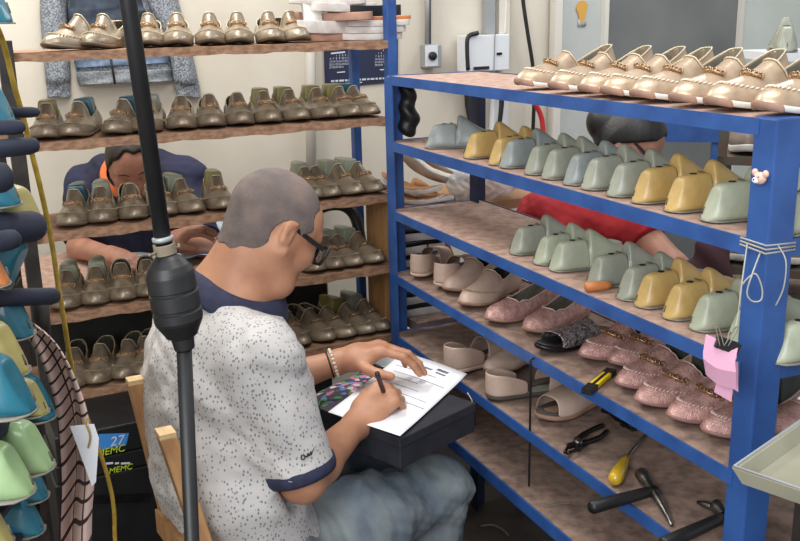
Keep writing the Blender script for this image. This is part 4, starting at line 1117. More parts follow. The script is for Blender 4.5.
for sg in (-1, 1):
    k = wHip + WF*.36 + WR*.11*sg + Z*.03; f.rc(wHip+WR*.08*sg, k, .08, .058, .04); f.rc(k, Vector((k.x, k.y, .08)), .052, .036, .03); f.rc(Vector((k.x, k.y, .05)), Vector((k.x, k.y, .04))+WF*.13, .036, .03, .02)
wom = skin('person', f, .0045, M['skin2'], it=2); tag(wom, 'woman with black hair in a red shirt, head bowed behind the lasts', 'person')
def bun(f):
    f.ell(wh.p(0,-.125,.002), wh.R(), (.045,.042,.045), .02); f.rc(wh.p(0,-.05,-.02), wh.p(0,-.10,-.01), .068, .05, .03)
short_hair(wh, wom, M['hair_black'], lambda x, y, z: np.maximum(y-(.074+.1*(z-.06)-1.0*np.maximum(.062-z,0)), np.where(y > -.005, .004-z-1.2*np.maximum(.03-y,0), -1)), bun, .007)
glasses(wh, wom); brows(wh, wom, M['hair_black'])
f = Field(); f.rc(wn-Z*.055, wS-Z*.02, .055, .10, .05, W=WR, s=1.4); f.rc(wS-Z*.01, wS-Z*.22, .110, .125, .05, W=WR, s=1.38); f.rc(wS-Z*.22, wHip, .125, .13, .05, W=WR, s=1.30)
for sh, el in ((wRs,wRe),(wLs,wLe)):
    d = (el-sh).normalized(); c = sh.lerp(el, .42); f.rc(wS.lerp(sh,.5), sh, .078, .070, .05); f.rc(sh, c+d*.05, .070, .064, .05, clip=(c, d))
skin('shirt', f, .006, M['redshirt'], wom, it=2, disp=wrinkle(.005, cl))
f = Field()
for sg in (-1, 1):
    k = wHip + WF*.36 + WR*.11*sg + Z*.03; f.rc(wHip+WR*.08*sg, k, .095, .074, .05); f.rc(k, Vector((k.x, k.y, .10)), .07, .055, .03)
skin('trousers', f, .008, M['denim_dk'], wom)
def stool(name, c, r, h, label, m):
    rt = empty(name, (c.x, c.y, 0)); tag(rt, label, 'stool')
    mb = MB(); mb.lathe([(r*.9,h-.03),(r,h-.025),(r,h-.004),(r*.95,h)], 24); mb.build('seat', m, rt)
    for k in range(4):
        a = PI/4+k*PI/2; mb = MB(); mb.tube([(r*.7*math.cos(a), r*.7*math.sin(a), h-.03), (r*.95*math.cos(a), r*.95*math.sin(a), 0)], .012, 8); mb.build('leg', M['steel_dk'], rt)
    return rt
stool('stool', bHip, .17, .365, 'dark round stool under the young worker in navy', M['steel_dk'])
stool('stool', wHip, .17, .36, 'dark round stool under the woman in red', M['black'])

# ------------------------------------------------------------------ his chair
rt = empty('wooden_chair', (PC.x, PC.y, 0)); tag(rt, 'pale wooden chair with two tall back posts, under the writing man', 'chair')
pA, pB = P(127,383,1.70), P(157,436,1.50)
gA, gB = P(164,560,1.66), P(194,560,1.47)
def to_z(a, b, z): return a + (b-a)*((z-a.z)/(b.z-a.z))
for t_, g_, w_ in ((pA, gA, .028),(pB, gB, .036)):
    fpt = to_z(t_, g_, .0); ax = (pB-pA); ax.z = 0; ax.normalize(); ay = Vector((-ax.y, ax.x, 0))
    rings = []
    for u in np.linspace(0, 1, 10):
        c = fpt.lerp(t_, u) + ay*.012*math.sin(u*PI); rings.append([c+ax*a*w_/2+ay*b*.030 for a, b in ((-1,0),(1,0),(1,1),(-1,1))])
    mb = MB(); mb.loft(rings); po = mb.build('back_post', M['pine'], None, smooth=False); bev(po, .003); und(po, rt)
    mb = MB(); mb.box(t_+ay*.015+Z*.002, (w_*.98,.029,.010), Matrix((ax, ay, Z)).transposed()); o = mb.build('end_grain', M['pine_lt'], None, smooth=False); und(o, rt)
ay = Vector((-ax.y, ax.x, 0))
if ay.dot(MF) < 0: ay = -ay
sc_ = (to_z(pA, gA, .40)+to_z(pB, gB, .40))/2
mb = MB(); mb.box(sc_+ay*.17-Z*.055, (.34,.36,.025), Matrix((ax, ay, Z)).transposed()); und(bev(mb.build('seat', M['pine'], None, smooth=False), .005), rt)
for sg in (-1, 1):
    mb = MB(); a = sc_+ay*.32+ax*.14*sg; mb.bar(Vector((a.x, a.y, 0)), Vector((a.x, a.y, .335)), .034, .034, up=ax); und(bev(mb.build('leg', M['pine'], None, smooth=False), .003), rt)
for zz in (.56, .62):
    a, b = to_z(pA, gA, zz), to_z(pB, gB, zz)
mb = MB(); mb.bar(to_z(pA, gA, .55)+ay*.01, to_z(pB, gB, .55)+ay*.01, .02, .05); und(mb.build('back_rail', M['pine'], None, smooth=False), rt)

# ------------------------------------------------------------------ pole in the foreground
pt, pm, pl = P(128,0,1.05), P(163,240,1.05), P(192,541,1.05)
top = pm + (pt-pm)*2.6; ax = (pm-pt).normalized(); base = P(184,345,1.05); foot = to_z(base, pl, 0.)
rt = empty('floor_pole', foot); tag(rt, 'black pole with a thick ribbed grip, upright in front of the seated man', 'pole')
mb = MB(); mb.tube([top, pm+ax*.01], [.0085,.0098], 14); und(mb.build('upper_rod', M['black']), rt)
gx = (base-pm); gl = gx.length; gx.normalize(); R_ = Matrix((gx.orthogonal().normalized(), gx.cross(gx.orthogonal().normalized()), gx)).transposed()
k = gl/105.
prof = [(.009,-3*k),(.011,-3*k),(.011,2*k),(.009,3*k),(.009,13*k),(.0125,15*k),(.0165,18*k),(.0235,25*k),(.0272,31*k),(.0280,34*k),(.0283,48*k),(.0268,49*k),(.0268,51*k),(.0286,52*k),(.0288,66*k),(.0270,67*k),(.0270,69*k),(.0285,70*k),(.0285,78*k),(.0275,81*k),(.0215,90*k),(.0190,94*k),(.0185,95*k),(.0135,97*k),(.0122,108*k),(.0115,109*k),(.009,109*k)]
mb = MB(); mb.lathe(prof, 56, pm, R_); und(mb.build('grip', M['black'], None, smooth=False), rt)
mb = MB(); mb.lathe([(.0105,-3.5*k),(.0122,-2.8*k),(.0122,.5*k),(.0105,1.2*k)], 24, pm, R_); und(mb.build('collar_ring', M['grey']), rt)
mb = MB(); mb.tube([pm+R_@Vector((.0112*math.cos(a), .0112*math.sin(a), 4*k+a*.00030)) for a in np.linspace(0, 12*PI, 120)], .0018, 6)
mb.tube(spline([pm+R_@Vector((.011,0,9*k)), pm+R_@Vector((.02,-.004,10*k)), pm+R_@Vector((.026,-.01,8*k))], 4), .0018, 6)
mb.tube(spline([pm+R_@Vector((-.011,0,9*k)), pm+R_@Vector((-.018,.0,11*k)), pm+R_@Vector((-.024,.01,10*k))], 4), .0018, 6)
und(mb.build('twine', mat('hemp_twine', (.50,.45,.38), .9)), rt)
mb = MB(); mb.tube([base, foot], [.0092,.0098], 14); und(mb.build('lower_rod', M['black']), rt)
mb = MB(); mb.lathe([(.07,0),(.07,.012),(.02,.02),(.012,.04)], 24, foot); und(mb.build('foot_plate', M['blackm']), rt)

# ------------------------------------------------------------------ foreground rack of coloured lasts on the left
rk = empty('last_rack', P(-40,300,1.08)*1.0); rk.location.z = 0
tag(rk, 'dark rack with padded navy pegs at the left edge', 'rack')
def stack_last(px, py, y, c, label, s=1.0, yaw=PI*.93, roll=0., pitch=0.):
    pr = {'te':'last_te','ol':'last_ol','lg':'last_lg','or':'orange'}[c]
    o = use('k'+c, lambda: last('shoe_last', M[pr]), P(px, py, y), (math.cos(yaw), math.sin(yaw), 0), label, 'shoe last', 'coloured lasts on the foreground rack', s, (pitch, roll)); return o
stack_last(12,24,1.12,'te','turquoise last at the top left corner above the navy pegs', 1.0)
stack_last(14,126,1.16,'te','turquoise last wedged between the upper navy pegs', .9, PI*.9)
stack_last(41,231,1.20,'ol','olive yellow last above the second navy peg', .95, PI*.86)
stack_last(20,206,1.12,'te','turquoise last beside the olive one at peg height', .9)
stack_last(10,290,1.16,'te','turquoise last standing on end under the navy pegs', 1., PI*.95, 0, .9)
stack_last(11,285,1.02,'or','orange tinted last at the left edge below the pegs', .9, PI)
stack_last(32,338,1.18,'te','turquoise last beside the striped cloth, behind the olive one', 1.1, PI*.9)
stack_last(28,375,1.06,'ol','olive yellow last standing behind the large turquoise one', 1.1)
stack_last(37,412,1.00,'te','large turquoise last with a bright top, nearest the camera', 1.15, PI*.97)
stack_last(54,420,1.16,'te','dark turquoise last half behind the striped cloth', 1.0, PI*.9)
stack_last(47,415,1.10,'ol','small olive last heel peeping beside the striped cloth', .75, PI*.9)
stack_last(54,470,1.05,'lg','lime green last, upper one of the two green lasts', 1.05, PI*.95)
stack_last(35,494,.98,'lg','lime green last with a teal sheen, lower of the two', 1.05, PI*.97)
stack_last(14,545,.95,'ol','yellow last at the bottom left corner', 1.1, PI*1.0)
stack_last(47,500,1.12,'te','turquoise last tip below the lime green lasts', .8, PI*.9)
stack_last(43,534,1.10,'te','small turquoise last at the very bottom beside the cloth', .8, PI*.9)
def peg(a, b, r=.020):
    mb = MB(); d = (b-a).normalized(); mb.tube([a, b-d*.012, b-d*.004, b], [r, r, r*.85, r*.4], 14); o = mb.build('peg', M['navyfoam']); und(o, rk)
peg(P(0,113,1.2), P(39,112,1.25), .007); peg(P(-60,128,1.05), P(25,127,1.1), .009); peg(P(-60,155,1.0), P(37,145,1.12), .0105); peg(P(-40,186,.92), P(11,175,.96), .016)
peg(P(-60,232,1.05), P(40,226,1.18), .020); peg(P(-60,252,.98), P(20,238,1.04), .012); peg(P(-60,300,1.1), P(58,296,1.25), .012)
for px in (-30, -70):
    a = P(px, 300, 1.34); mb = MB(); mb.bar(Vector((a.x, a.y, 0)), Vector((a.x, a.y, 1.62)), .04, .04, up=(1,0,0)); und(mb.build('post', M['steel_dk'], None, smooth=False), rk)
for py in (420, 474, 500, 545):
    a, b = P(-75, py+4, 1.06), P(14, py+2, 1.06); mb = MB(); mb.bar(a, b, .12, .008); und(mb.build('shelf', M['navyfoam'], None, smooth=False), rk)
a = P(24, 420, 1.16); mb = MB(); mb.bar(Vector((a.x, a.y, .55)), Vector((a.x, a.y, 1.0)), .02, .02, up=(1,0,0)); und(mb.build('strut', M['steel_dk'], None, smooth=False), rk)
mb = MB(); mb.tube([P(40,300,1.27), P(44,345,1.27)], .012, 8); und(mb.build('strut', M['steel_dk']), rk)

# yellow cord
pts = [(-6,20,1.2),(4,45,1.25),(14,85,1.28),(24,120,1.3),(31,150,1.32),(39,182,1.33),(47,218,1.35),(53,250,1.36),(58,285,1.37),(64,320,1.38),(70,358,1.4),(78,395,1.45),(90,425,1.5),(99,450,1.5),(108,478,1.5),(114,510,1.5),(117,560,1.5)]
ps = [P(*q) for q in pts]; e = ps[-1].copy(); ps += [Vector((e.x+.01, e.y, .3)), Vector((e.x+.02, e.y+.02, .008)), Vector((e.x-.2, e.y+.1, .006))]
mb = MB(); mb.tube(spline(ps, 6), .0038, 8); tag(mb.build('yellow_cord', M['rope_y']), 'yellow cord slanting down in front of the wooden rack', 'cord')

# striped cloth hung from the foreground rack
Lp = [(20,330),(28,338),(38,348),(46,362),(54,385),(60,410),(62,440),(63,480),(61,520),(60,570)]
Rp = [(26,322),(44,330),(58,340),(70,356),(80,378),(88,402),(92,432),(95,470),(92,510),(91,570)]
Ls = spline([P(x, y, 1.24) for x, y in Lp], 5); Rs = spline([P(x, y, 1.22) for x, y in Rp], 5)
mb = MB(); nv = 18; rows_ = []
for i, (a, b) in enumerate(zip(Ls, Rs)):
    row = []
    for k in range(nv+1):
        u = k/nv; p = a.lerp(b, u); w = min(1, i/14)
        p = p + Vector((.2,-1,0))*(.022*math.sin(u*PI*2.2+i*.05)*w + .012*math.sin(u*PI)) + Z*(.02*math.sin(u*PI)*(1-w)); row.append(p)
    rows_.append(row)
mb.loft(rows_, caps=False, closed=False)
M['stripe'] = mat('striped_cloth', (.86,.74,.68), .9, bump=.2, bscale=250)
cl_o = mb.build('striped_cloth', M['stripe']); me = cl_o.data; uv = me.uv_layers.new(name='uv')
nr = len(rows_); vi = np.zeros(len(me.loops), np.int32); me.loops.foreach_get('vertex_index', vi)
uvs = np.stack([(vi % (nv+1))/nv, (vi // (nv+1))/nr], 1).astype(np.float32); uv.data.foreach_set('uv', uvs.ravel())
nt = M['stripe'].node_tree; N_ = nt.nodes; L_ = nt.links; tcn = N_.new('ShaderNodeTexCoord'); spx = N_.new('ShaderNodeSeparateXYZ'); L_.new(tcn.outputs['UV'], spx.inputs[0])
def stripe(axis, freq, width, skew=0.):
    m1 = N_.new('ShaderNodeMath'); m1.operation = 'MULTIPLY'; m1.inputs[1].default_value = freq; L_.new(spx.outputs[axis], m1.inputs[0]); src = m1.outputs[0]
    if skew:
        m0 = N_.new('ShaderNodeMath'); m0.operation = 'MULTIPLY_ADD'; m0.inputs[1].default_value = skew; L_.new(spx.outputs[1-axis], m0.inputs[0]); L_.new(src, m0.inputs[2]); src = m0.outputs[0]
    m2 = N_.new('ShaderNodeMath'); m2.operation = 'FRACT'; L_.new(src, m2.inputs[0])
    m3 = N_.new('ShaderNodeMath'); m3.operation = 'LESS_THAN'; m3.inputs[1].default_value = width; L_.new(m2.outputs[0], m3.inputs[0]); return m3.outputs[0]
s1, s2 = stripe(1, 20, .22, .9), stripe(0, 2.6, .10); mxm = N_.new('ShaderNodeMath'); mxm.operation = 'MAXIMUM'; L_.new(s1, mxm.inputs[0]); L_.new(s2, mxm.inputs[1])
mx = N_.new('ShaderNodeMix'); mx.data_type = 'RGBA'; mx.inputs[6].default_value = (.66,.48,.41,1); mx.inputs[7].default_value = (.045,.018,.02,1); L_.new(mxm.outputs[0], mx.inputs[0]); L_.new(mx.outputs[2], N_['Principled BSDF'].inputs['Base Color'])
solid(cl_o, .0015); tag(cl_o, 'cream cloth with dark red check stripes draped down beside the lasts', 'cloth')
mb = MB(); tp = [(70,426),(94,424),(99,438),(96,482),(92,486)]
mb.poly([P(x, y, 1.17) for x, y in tp], Vector((.1,-1,0))*.0006); tg = mb.build('paper_tag', mat('grey_white_card', (.93,.93,.94), .7), smooth=False); tag(tg, 'white pointed card tag hanging in front of the striped cloth', 'tag')
mb = MB(); mb.tube(spline([P(88,418,1.17), P(86,424,1.165), P(90,436,1.165), P(88,448,1.165)], 5), .0012, 6); mb.build('string', M['rope_y'], tg)

# black cartons with printed brand, under the wooden rack
def carton(px0, px1, py0, py1, y, label, lines):
    a, b = P(px0, py1, y), P(px1, py1, y); t = P((px0+px1)/2, py0, y); h = t.z-a.z; w = (b-a).length
    rt = empty('carton', (a+b)/2); tag(rt, label, 'box', 'black cartons under the wooden rack')
    R = Matrix((LW, LD, Z)).transposed(); c = (a+b)/2
    mb = MB(); mb.box(c+LD*.11+Z*h/2, (w,.22,h), R); und(bev(mb.build('body', M['black'], None, smooth=False), .003), rt)
    return rt, c, h, R
def face_text(rt, c, R, px, py, y, s, size, m):
    q = P(px, py, y); q = PV(px, py, c-LD*.0015, LD)
    sh = Matrix.Identity(4); sh[0][1] = .22
    o = text(s, size, m, Matrix.Translation(q) @ Matrix((LW, Z, -LD)).transposed().to_4x4() @ sh, 'lettering', None, .0004); und(o, rt)
M['ltr'] = mat('yellow_lettering', (.78,.85,.15), .6); M['ltw'] = mat('white_lettering', (.85,.86,.9), .6); M['patch'] = mat('sky_blue_patch', (.25,.55,.85), .6)
r1, c1, h1, Rr1 = carton(60,150,428,456,2.1,'upper black carton with a blue patch and yellow lettering', None)
q0, q1, q2, q3 = [PV(x, y, c1-LD*.001, LD) for x, y in ((99,434),(129,433),(126,445),(99,450))]
mb = MB(); mb.bm.faces.new([mb.bm.verts.new(q) for q in (q0,q1,q2,q3)]); und(mb.build('blue_patch', M['patch'], None, smooth=False), r1)
face_text(r1, c1, Rr1, 117.5, 441, 2.1, '27', .034, M['ltw']); face_text(r1, c1, Rr1, 111, 451, 2.1, 'MEMC', .025, M['ltr'])
r2, c2, h2, Rr2 = carton(60,152,456,474,2.1,'lower black carton with white and yellow lettering', None)
face_text(r2, c2, Rr2, 121, 469, 2.1, 'MEMC', .021, M['ltr'])
mb = MB()
for x0, x1 in ((106,113),(115,119),(121,130)): mb.bar(PV(x0,463.6,c2-LD*.0015,LD), PV(x1,463,c2-LD*.0015,LD), .0008, .005)
und(mb.build('small_print', M['ltw'], None, smooth=False), r2)
cc = c2
mb = MB(); mb.box(Vector((cc.x, cc.y, cc.z/2-.001))+LD*.12, (.24,.24,cc.z-.003), Rr2); cr = bev(mb.build('crate', M['black'], smooth=False), .004); tag(cr, 'black crate on the floor carrying the two printed cartons', 'crate')
mb = MB(); mb.bar(PV(90,500,c2-LD*.004,LD), PV(150,498,c2-LD*.004,LD), .006, .02); mb.build('band', M['blackm'], cr, smooth=False)
cr2 = MB(); cr2.box(LL(-.42,.20,.24), (.5,.2,.48), Rr2); o = bev(cr2.build('crate', mat('dark_card', (.20,.19,.19), .8, c2=(.14,.13,.13), scale=8), smooth=False), .004); tag(o, 'dark grey crate on the floor below the wooden rack', 'crate')

# ------------------------------------------------------------------ worktable of the young worker
def table(name, cs, z, label, mtop, mleg, th=.03, panel=None):
    c = sum(cs, Vector())/4; rt = empty(name, (c.x, c.y, 0)); tag(rt, label, 'table')
    mb = MB(); mb.loft([[Vector((p.x, p.y, zz)) for p in cs] for zz in (z-th, z)]); und(mb.build('table_top', mtop, None, smooth=False), rt)
    for p in cs:
        q = p.lerp(c, .08); mb = MB(); mb.bar(Vector((q.x, q.y, 0)), Vector((q.x, q.y, z-th)), .04, .04, up=(1,0,0)); und(mb.build('leg', mleg, None, smooth=False), rt)
    if panel:
        a, b = cs[0].lerp(cs[1], .03), cs[0].lerp(cs[1], .97); mb = MB(); mb.bar(Vector((a.x, a.y, z/2+.02)), Vector((b.x, b.y, z/2+.02)), .015, z-.12); und(mb.build('darkening_panel', panel, None, smooth=False), rt)
    return rt
ZT = .775
table('work_table', [LL(-1.0,LDEP+.05,0), LL(-.06,LDEP+.05,0), LL(-.06,LDEP+.50,0), LL(-1.0,LDEP+.50,0)], ZT, 'worktable with an added darkening panel in front, behind the wooden rack', M['board'], M['steel_dk'], panel=mat('darkening_grey', (.20,.21,.20), .8, c2=(.15,.15,.15), scale=6))  # panel added only to make the space below the table dark
def sheet(name, pxs, z, m, label, amp=.006, cat='paper', lift=.002):
    qs = [PZ(x, y, z) for x, y in pxs]
    def g(u, v): return qs[0].lerp(qs[3], u).lerp(qs[1].lerp(qs[2], u), v)+Z*(lift+amp*(math.sin(u*7)*math.sin(v*5)+.3*math.sin(u*13+v*9)+1.1))
    mb = MB(); mb.grid(g, 14, 14); o = mb.build(name, m); solid(o, .0008); tag(o, label, cat); return o
sheet('pattern_sheet', [(122,262),(128,245),(178,243),(176,264)], ZT, M['whiteplastic'], 'pale paper under the young worker\'s hands', .003)
sheet('leather_piece', [(165,268),(190,236),(236,226),(225,262)], ZT, mat('pale_blue_vinyl', (.62,.74,.80), .35, c2=(.8,.86,.9), scale=14), 'pale blue shiny material spread on the worktable', .014, 'material', .012)
sheet('plastic_sheet', [(138,285),(150,262),(176,262),(170,286)], ZT, mat('shiny_film', (.86,.88,.92), .15, .2), 'crumpled shiny white film on the worktable edge', .012, 'plastic', .010)
# dark bag loop on the fourth board
mb = MB(); mb.tube(spline([LL(-.20,.20,LZ[3]+.02), LL(-.19,.22,LZ[3]+.11), LL(-.13,.23,LZ[3]+.15), LL(-.06,.23,LZ[3]+.15), LL(-.02,.22,LZ[3]+.11), LL(-.01,.2,LZ[3]+.02)], 6), .018, 10)
tag(mb.build('bag_strap', M['black']), 'thick black bag strap arching behind the fourth board shoes', 'strap')

# sole blanks stacked on the top board of the wooden rack
M['foam'] = mat('white_foam', (.86,.84,.82), .8, c2=(.78,.75,.72), scale=30); M['kraft'] = mat('tan_insole', (.70,.55,.47), .8, c2=(.62,.47,.4), scale=30)
def slab(p, yaw, s, th, m, label, tilt=0., roll=0., group='sole blanks piled on the top board', cat='sole', bend=.012):
    lo = foot_loop(28); mb = MB()
    def z(y): return bend*(y/SL-.4)**2*4
    mb.loft([[Vector((x*k, y-.12, zz+z(y))) for x, y in lo] for k, zz in ((.97,0),(1,.002),(1,th-.002),(.97,th))])
    o = mb.build('sole_blank', m); o.location = p; o.rotation_euler = (tilt, roll, yaw); o.scale = (s, s, 1); tag(o, label, cat, group); return o
b0 = LZ[0]
def s_at(px): return PV(px, 40, LL(0, .1, 0), LD)
for px, z_, yaw, m, th, lb, t in ((325,0,1.9,'kraft',.020,'tan insole lying lowest at the left of the sole pile',0),(365,0,1.3,'foam',.018,'white foam sole lying lowest at the right of the pile',0),
    (328,.021,2.0,'foam',.034,'thick white sole, second layer at the left of the pile',.0),(368,.019,1.2,'foam',.018,'white sole, second layer at the right of the pile',0),(372,.038,1.1,'foam',.016,'white sole under the orange one in the pile',.0),
    (374,.055,1.25,'orange',.010,'orange sole blank near the rack post',0),(335,.056,1.0,'kraft',.022,'tan sole under the upright slabs of the pile',0),(345,.079,1.75,'foam',.024,'ridged white sole sloping on top of the pile',.15),(366,.066,1.5,'black',.030,'black sole block at the top right of the pile',0),(330,.100,1.45,'foam',.020,'grey white sole at the very top of the pile',.1)):
    p = s_at(px); slab(Vector((p.x, p.y, b0+z_+.0004)), yaw+.47, .92, th, M[m], lb, 0, 0, bend=.004)
o = slab(s_at(311)+Z*(b0-s_at(311).z+.105), .47, .8, .02, M['white_sole'], 'white sole stood upright at the left of the pile', 1.35, 0, bend=.0)

# ------------------------------------------------------------------ things behind the blue rack
bx = [P(404,200,2.85), P(500,200,3.1)]
mid = Vector((.22, 3.10, 0))
def tcorners(c, d, l, w): d = Vector(d).normalized(); n = Vector((-d.y, d.x, 0)); return [c-d*l/2-n*w/2, c+d*l/2-n*w/2, c+d*l/2+n*w/2, c-d*l/2+n*w/2]
table('side_table', tcorners(mid, LW, .55, .36), .93, 'plain table behind the blue rack holding cut soles', M['card'], M['steel_dk'])
M['sole_cut'] = mat('tan_cut_sole', (.72,.51,.33), .7, c2=(.66,.45,.28), scale=20)
def cutsole(px, py, y, yaw, label, z=None, tilt=0., roll=0.):
    p = P(px, py, y); 
    if z is not None: p.z = z
    rt = slab(p, yaw, .9, .014, M['white_sole'], label, tilt, roll, 'cut soles heaped on the side table', 'sole', .03)
    mb = MB(); lo = foot_loop(28)
    mb.loft([[Vector((x*k, y_-.12, zz+.03*(y_/SL-.4)**2*4)) for x, y_ in lo] for k, zz in ((.97,.0142),(.95,.0165))]); mb.build('tan_face', M['sole_cut'], rt)
cutsole(412,207,2.95,1.2,'white edged sole lying flat at the left of the heap',.9305); cutsole(432,207,2.98,.5,'tan sole lying under the two leaning ones',.9305)
cutsole(412,195,2.96,1.0,'white edged sole, second layer of the heap',.962); cutsole(424,188,3.0,1.9,'tan sole leaning up, left of the leaning pair',1.02,.55,.5); cutsole(442,188,3.02,1.95,'tan sole leaning up, right of the leaning pair',1.02,.55,.5)
# crumpled clear bag
f = Field(); c = P(478,203,3.0); c.z = .93
for k in range(9):
    a = k*2.4; f.ell(c+Vector((.09*math.cos(a)*(k%3)/2, .05*math.sin(a), .03+.02*(k%3))), Matrix.Identity(3), (.06,.05,.045), .03)
M['clear'] = mat('clear_plastic', (.88,.88,.88), .12, c2=(.7,.7,.7), scale=40, alpha=.55)
o = skin('plastic_bag', f, .006, M['clear'], it=1, disp=lambda v: .010*np.abs(np.sin(v[:,0]*90+2*np.sin(v[:,2]*70)))*np.sin(v[:,1]*60)); tag(o, 'crumpled clear plastic bag on the side table behind the rear post', 'bag')
f = Field(); c = RR(.0,.062,1.262); f.rc(c+Z*.05, c-Z*.045, .022, .027, .02, W=RU, s=1.1); f.rc(c-Z*.03+RV*.006, c-Z*.06+RV*.004, .022, .016, .02); f.rc(c+Z*.05, c+Z*.085, .012, .006, .02)
o = skin('black_pouch', f, .005, M['black'], it=1, disp=lambda v: .004*np.sin(v[:,2]*110+v[:,0]*70)); tag(o, 'black cloth pouch hanging on the far post of the blue rack', 'pouch')
# stack of black and white soles on a low bench
table('low_bench', tcorners(Vector((.17,2.93,0)), LW, .40, .26), .60, 'low bench behind the blue rack under the side table', M['board2'], M['steel_dk'])
ps = P(416,270,2.83)
for k in range(7):
    z_ = .6005+k*.040
    o = slab(Vector((ps.x+.004*math.sin(k*2), ps.y, z_)), 1.9+.15*math.sin(k*3), .85, .024, M['white_sole'], f'white sole unit with black tread, {ORD[k]} from the bottom of the stack', 0, 0, 'stacked sole units behind the far post', 'sole', .0)
    mb = MB(); lo = foot_loop(24); mb.loft([[Vector((x*1.02, y_-.12, zz)) for x, y_ in lo] for zz in (.0245,.0385)]); mb.build('black_tread', M['black'], o)
p = P(432,243,2.92); f = Field(); f.ell(p, Matrix.Identity(3), (.035,.04,.035), .02); f.ell(p+Vector((.02,.01,-.03)), Matrix.Identity(3), (.04,.04,.03), .02); f.rc(p, Vector((p.x, p.y, .62)), .03, .04, .02)
o = skin('leather_scrap', f, .005, mat('red_leather', (.68,.30,.26), .6), it=1, disp=lambda v: .006*np.sin(v[:,0]*120)*np.sin(v[:,2]*100)); tag(o, 'crumpled red leather scrap beside the stacked sole units', 'scrap')
o = slab(Vector((P(448,250,2.95).x, 2.95, .62)), .6, .9, .012, M['orange'], 'orange sole blank leaning behind the beige mules', .9, .0, 'orange soles behind the far post', 'sole', .02); o.location.z = .70
o = slab(Vector((P(420,300,2.75).x, 2.90, .6005)), 1.2, .9, .012, M['orange'], 'orange sole lying on the low bench beside the far post', 0, 0, 'orange soles behind the far post', 'sole', .0)
# round white dish seen under the fourth board
q = PZ(430,322,.45); rt = empty('round_dish', q); tag(rt, 'white round dish with a dark rim seen between rack boards', 'dish')
mb = MB(); mb.lathe([(.05,-.004),(.14,.0),(.15,.012),(.145,.014),(.13,.006),(.04,.004),(.0001,.004)], 36); mb.build('plate', M['whiteplastic'], rt)
mb = MB(); mb.tube([(.149*math.cos(a), .149*math.sin(a), .014) for a in [k*PI/20 for k in range(40)]], .004, 6, closed=True); mb.build('rim', M['steel_dk'], rt)
mb = MB(); mb.lathe([(.03,.004),(.03,.012),(.012,.02)], 20); mb.build('hub', M['grey'], rt)
stool('stool', q, .12, .444, 'small stool under the white round dish', M['steel_dk'])

# blue bench and green rack behind the woman
M['green_rust'] = mat('rusty_green_paint', (.27,.31,.27), .6, c2=(.35,.25,.2), scale=20)
a, b = P(640,135,3.15), P(835,158,3.0)
rt = empty('blue_bench', ((a.x+b.x)/2, (a.y+b.y)/2, 0)); tag(rt, 'blue bench with a white edged top behind the bowed woman', 'bench')
a.z = b.z = 1.145
mb = MB(); mb.bar(a, b, .03, .12); und(mb.build('apron', M['blue'], None, smooth=False), rt)
dd = (b-a).normalized(); nn = Vector((-dd.y, dd.x, 0))
mb = MB(); mb.bar(a+nn*.2+Z*.075, b+nn*.2+Z*.075, .46, .028); und(mb.build('top', M['whiteplastic'], None, smooth=False), rt)
for u in (.42, .75, .97):
    q = a.lerp(b, u)+nn*.02; mb = MB(); mb.bar(Vector((q.x, q.y, 0)), Vector((q.x, q.y, 1.09)), .05, .05, up=dd); und(mb.build('leg', M['blue'], None, smooth=False), rt)
g0, g1 = P(722,160,2.25), P(840,170,2.15)
gd = (g1-g0); gd.z = 0; gl_ = gd.length; gd.normalize(); gn = Vector((-gd.y, gd.x, 0))
def GP(s, t, z): return Vector((g0.x, g0.y, 0))+gd*s+gn*t+Z*z
rt = empty('green_rack', GP(0,0,0)); tag(rt, 'narrow rusty green rack of shoes behind the near blue post', 'shelf')
for s_ in (0, gl_):
    for t_ in (0, .24):
        mb = MB(); mb.bar(GP(s_, t_, 0), GP(s_, t_, 1.26 if s_ == 0 else 1.42), .02, .02, up=gd); und(mb.build('post', M['green_rust'], None, smooth=False), rt)
gz = [P(722,156,2.25).z, P(722,264,2.25).z]
for z_ in gz + [.5]:
    mb = MB(); mb.loft([[GP(s_, t_, zz) for s_, t_ in ((-.01,-.01),(gl_+.01,-.01),(gl_+.01,.26),(-.01,.26))] for zz in (z_-.02, z_)]); und(mb.build('shelf_board', M['green_rust'], None, smooth=False), rt)
M['darkshoe'] = mat('dark_taupe_leather', (.42,.36,.31), .5)
mk_dk = lambda: loafer('loafer', M['darkshoe'], M['white_sole'], M['lining_dk'], None, ornament=None, stitch=None, tongue=.085, heel=.075, tw=.016, sole_h=.018)
for i, (px, py, lv, lb) in enumerate(((748,150,0,'taupe shoe with white sole left of the near post, upper green shelf'),(791,152,0,'taupe shoe with white sole right of the near post, upper green shelf'),(812,154,0,'taupe shoe at the right end of the upper green shelf'),(727,258,1,'dark shoe with white sole, first on the lower green shelf'),(746,260,1,'dark shoe with white sole, second on the lower green shelf'),(789,262,1,'dark shoe with white sole beyond the near post, lower green shelf'))):
    q = PV(px, py, GP(0,.005,0), gn); q.z = gz[lv]
    d = Vector((-q.x+.2, -q.y, 0)).normalized(); use('dk', mk_dk, q-d*SL*.97, d, lb, 'shoe', 'taupe shoes on the green rack')
q = P(787,52,2.3); put = use('lastg', lambda: last('shoe_last', M['last_gy']), q, (.3,.95,0), 'grey last standing on a white ledge at the top right', 'shoe last', None, .95)
mb = MB(); mb.bar(q+Vector((-.03,.12,-.012)), q+Vector((.30,.12,-.012)), .26, .02); o = mb.build('ledge', M['whiteplastic'], smooth=False)
mb2 = MB(); mb2.bar(Vector((q.x+.24,q.y+.2,0)), Vector((q.x+.24,q.y+.2,q.z-.022)), .05, .05, up=(1,0,0)); mb2.build('post', M['whiteplastic'], o, smooth=False); tag(o, 'white ledge at the right edge carrying a grey last', 'ledge')
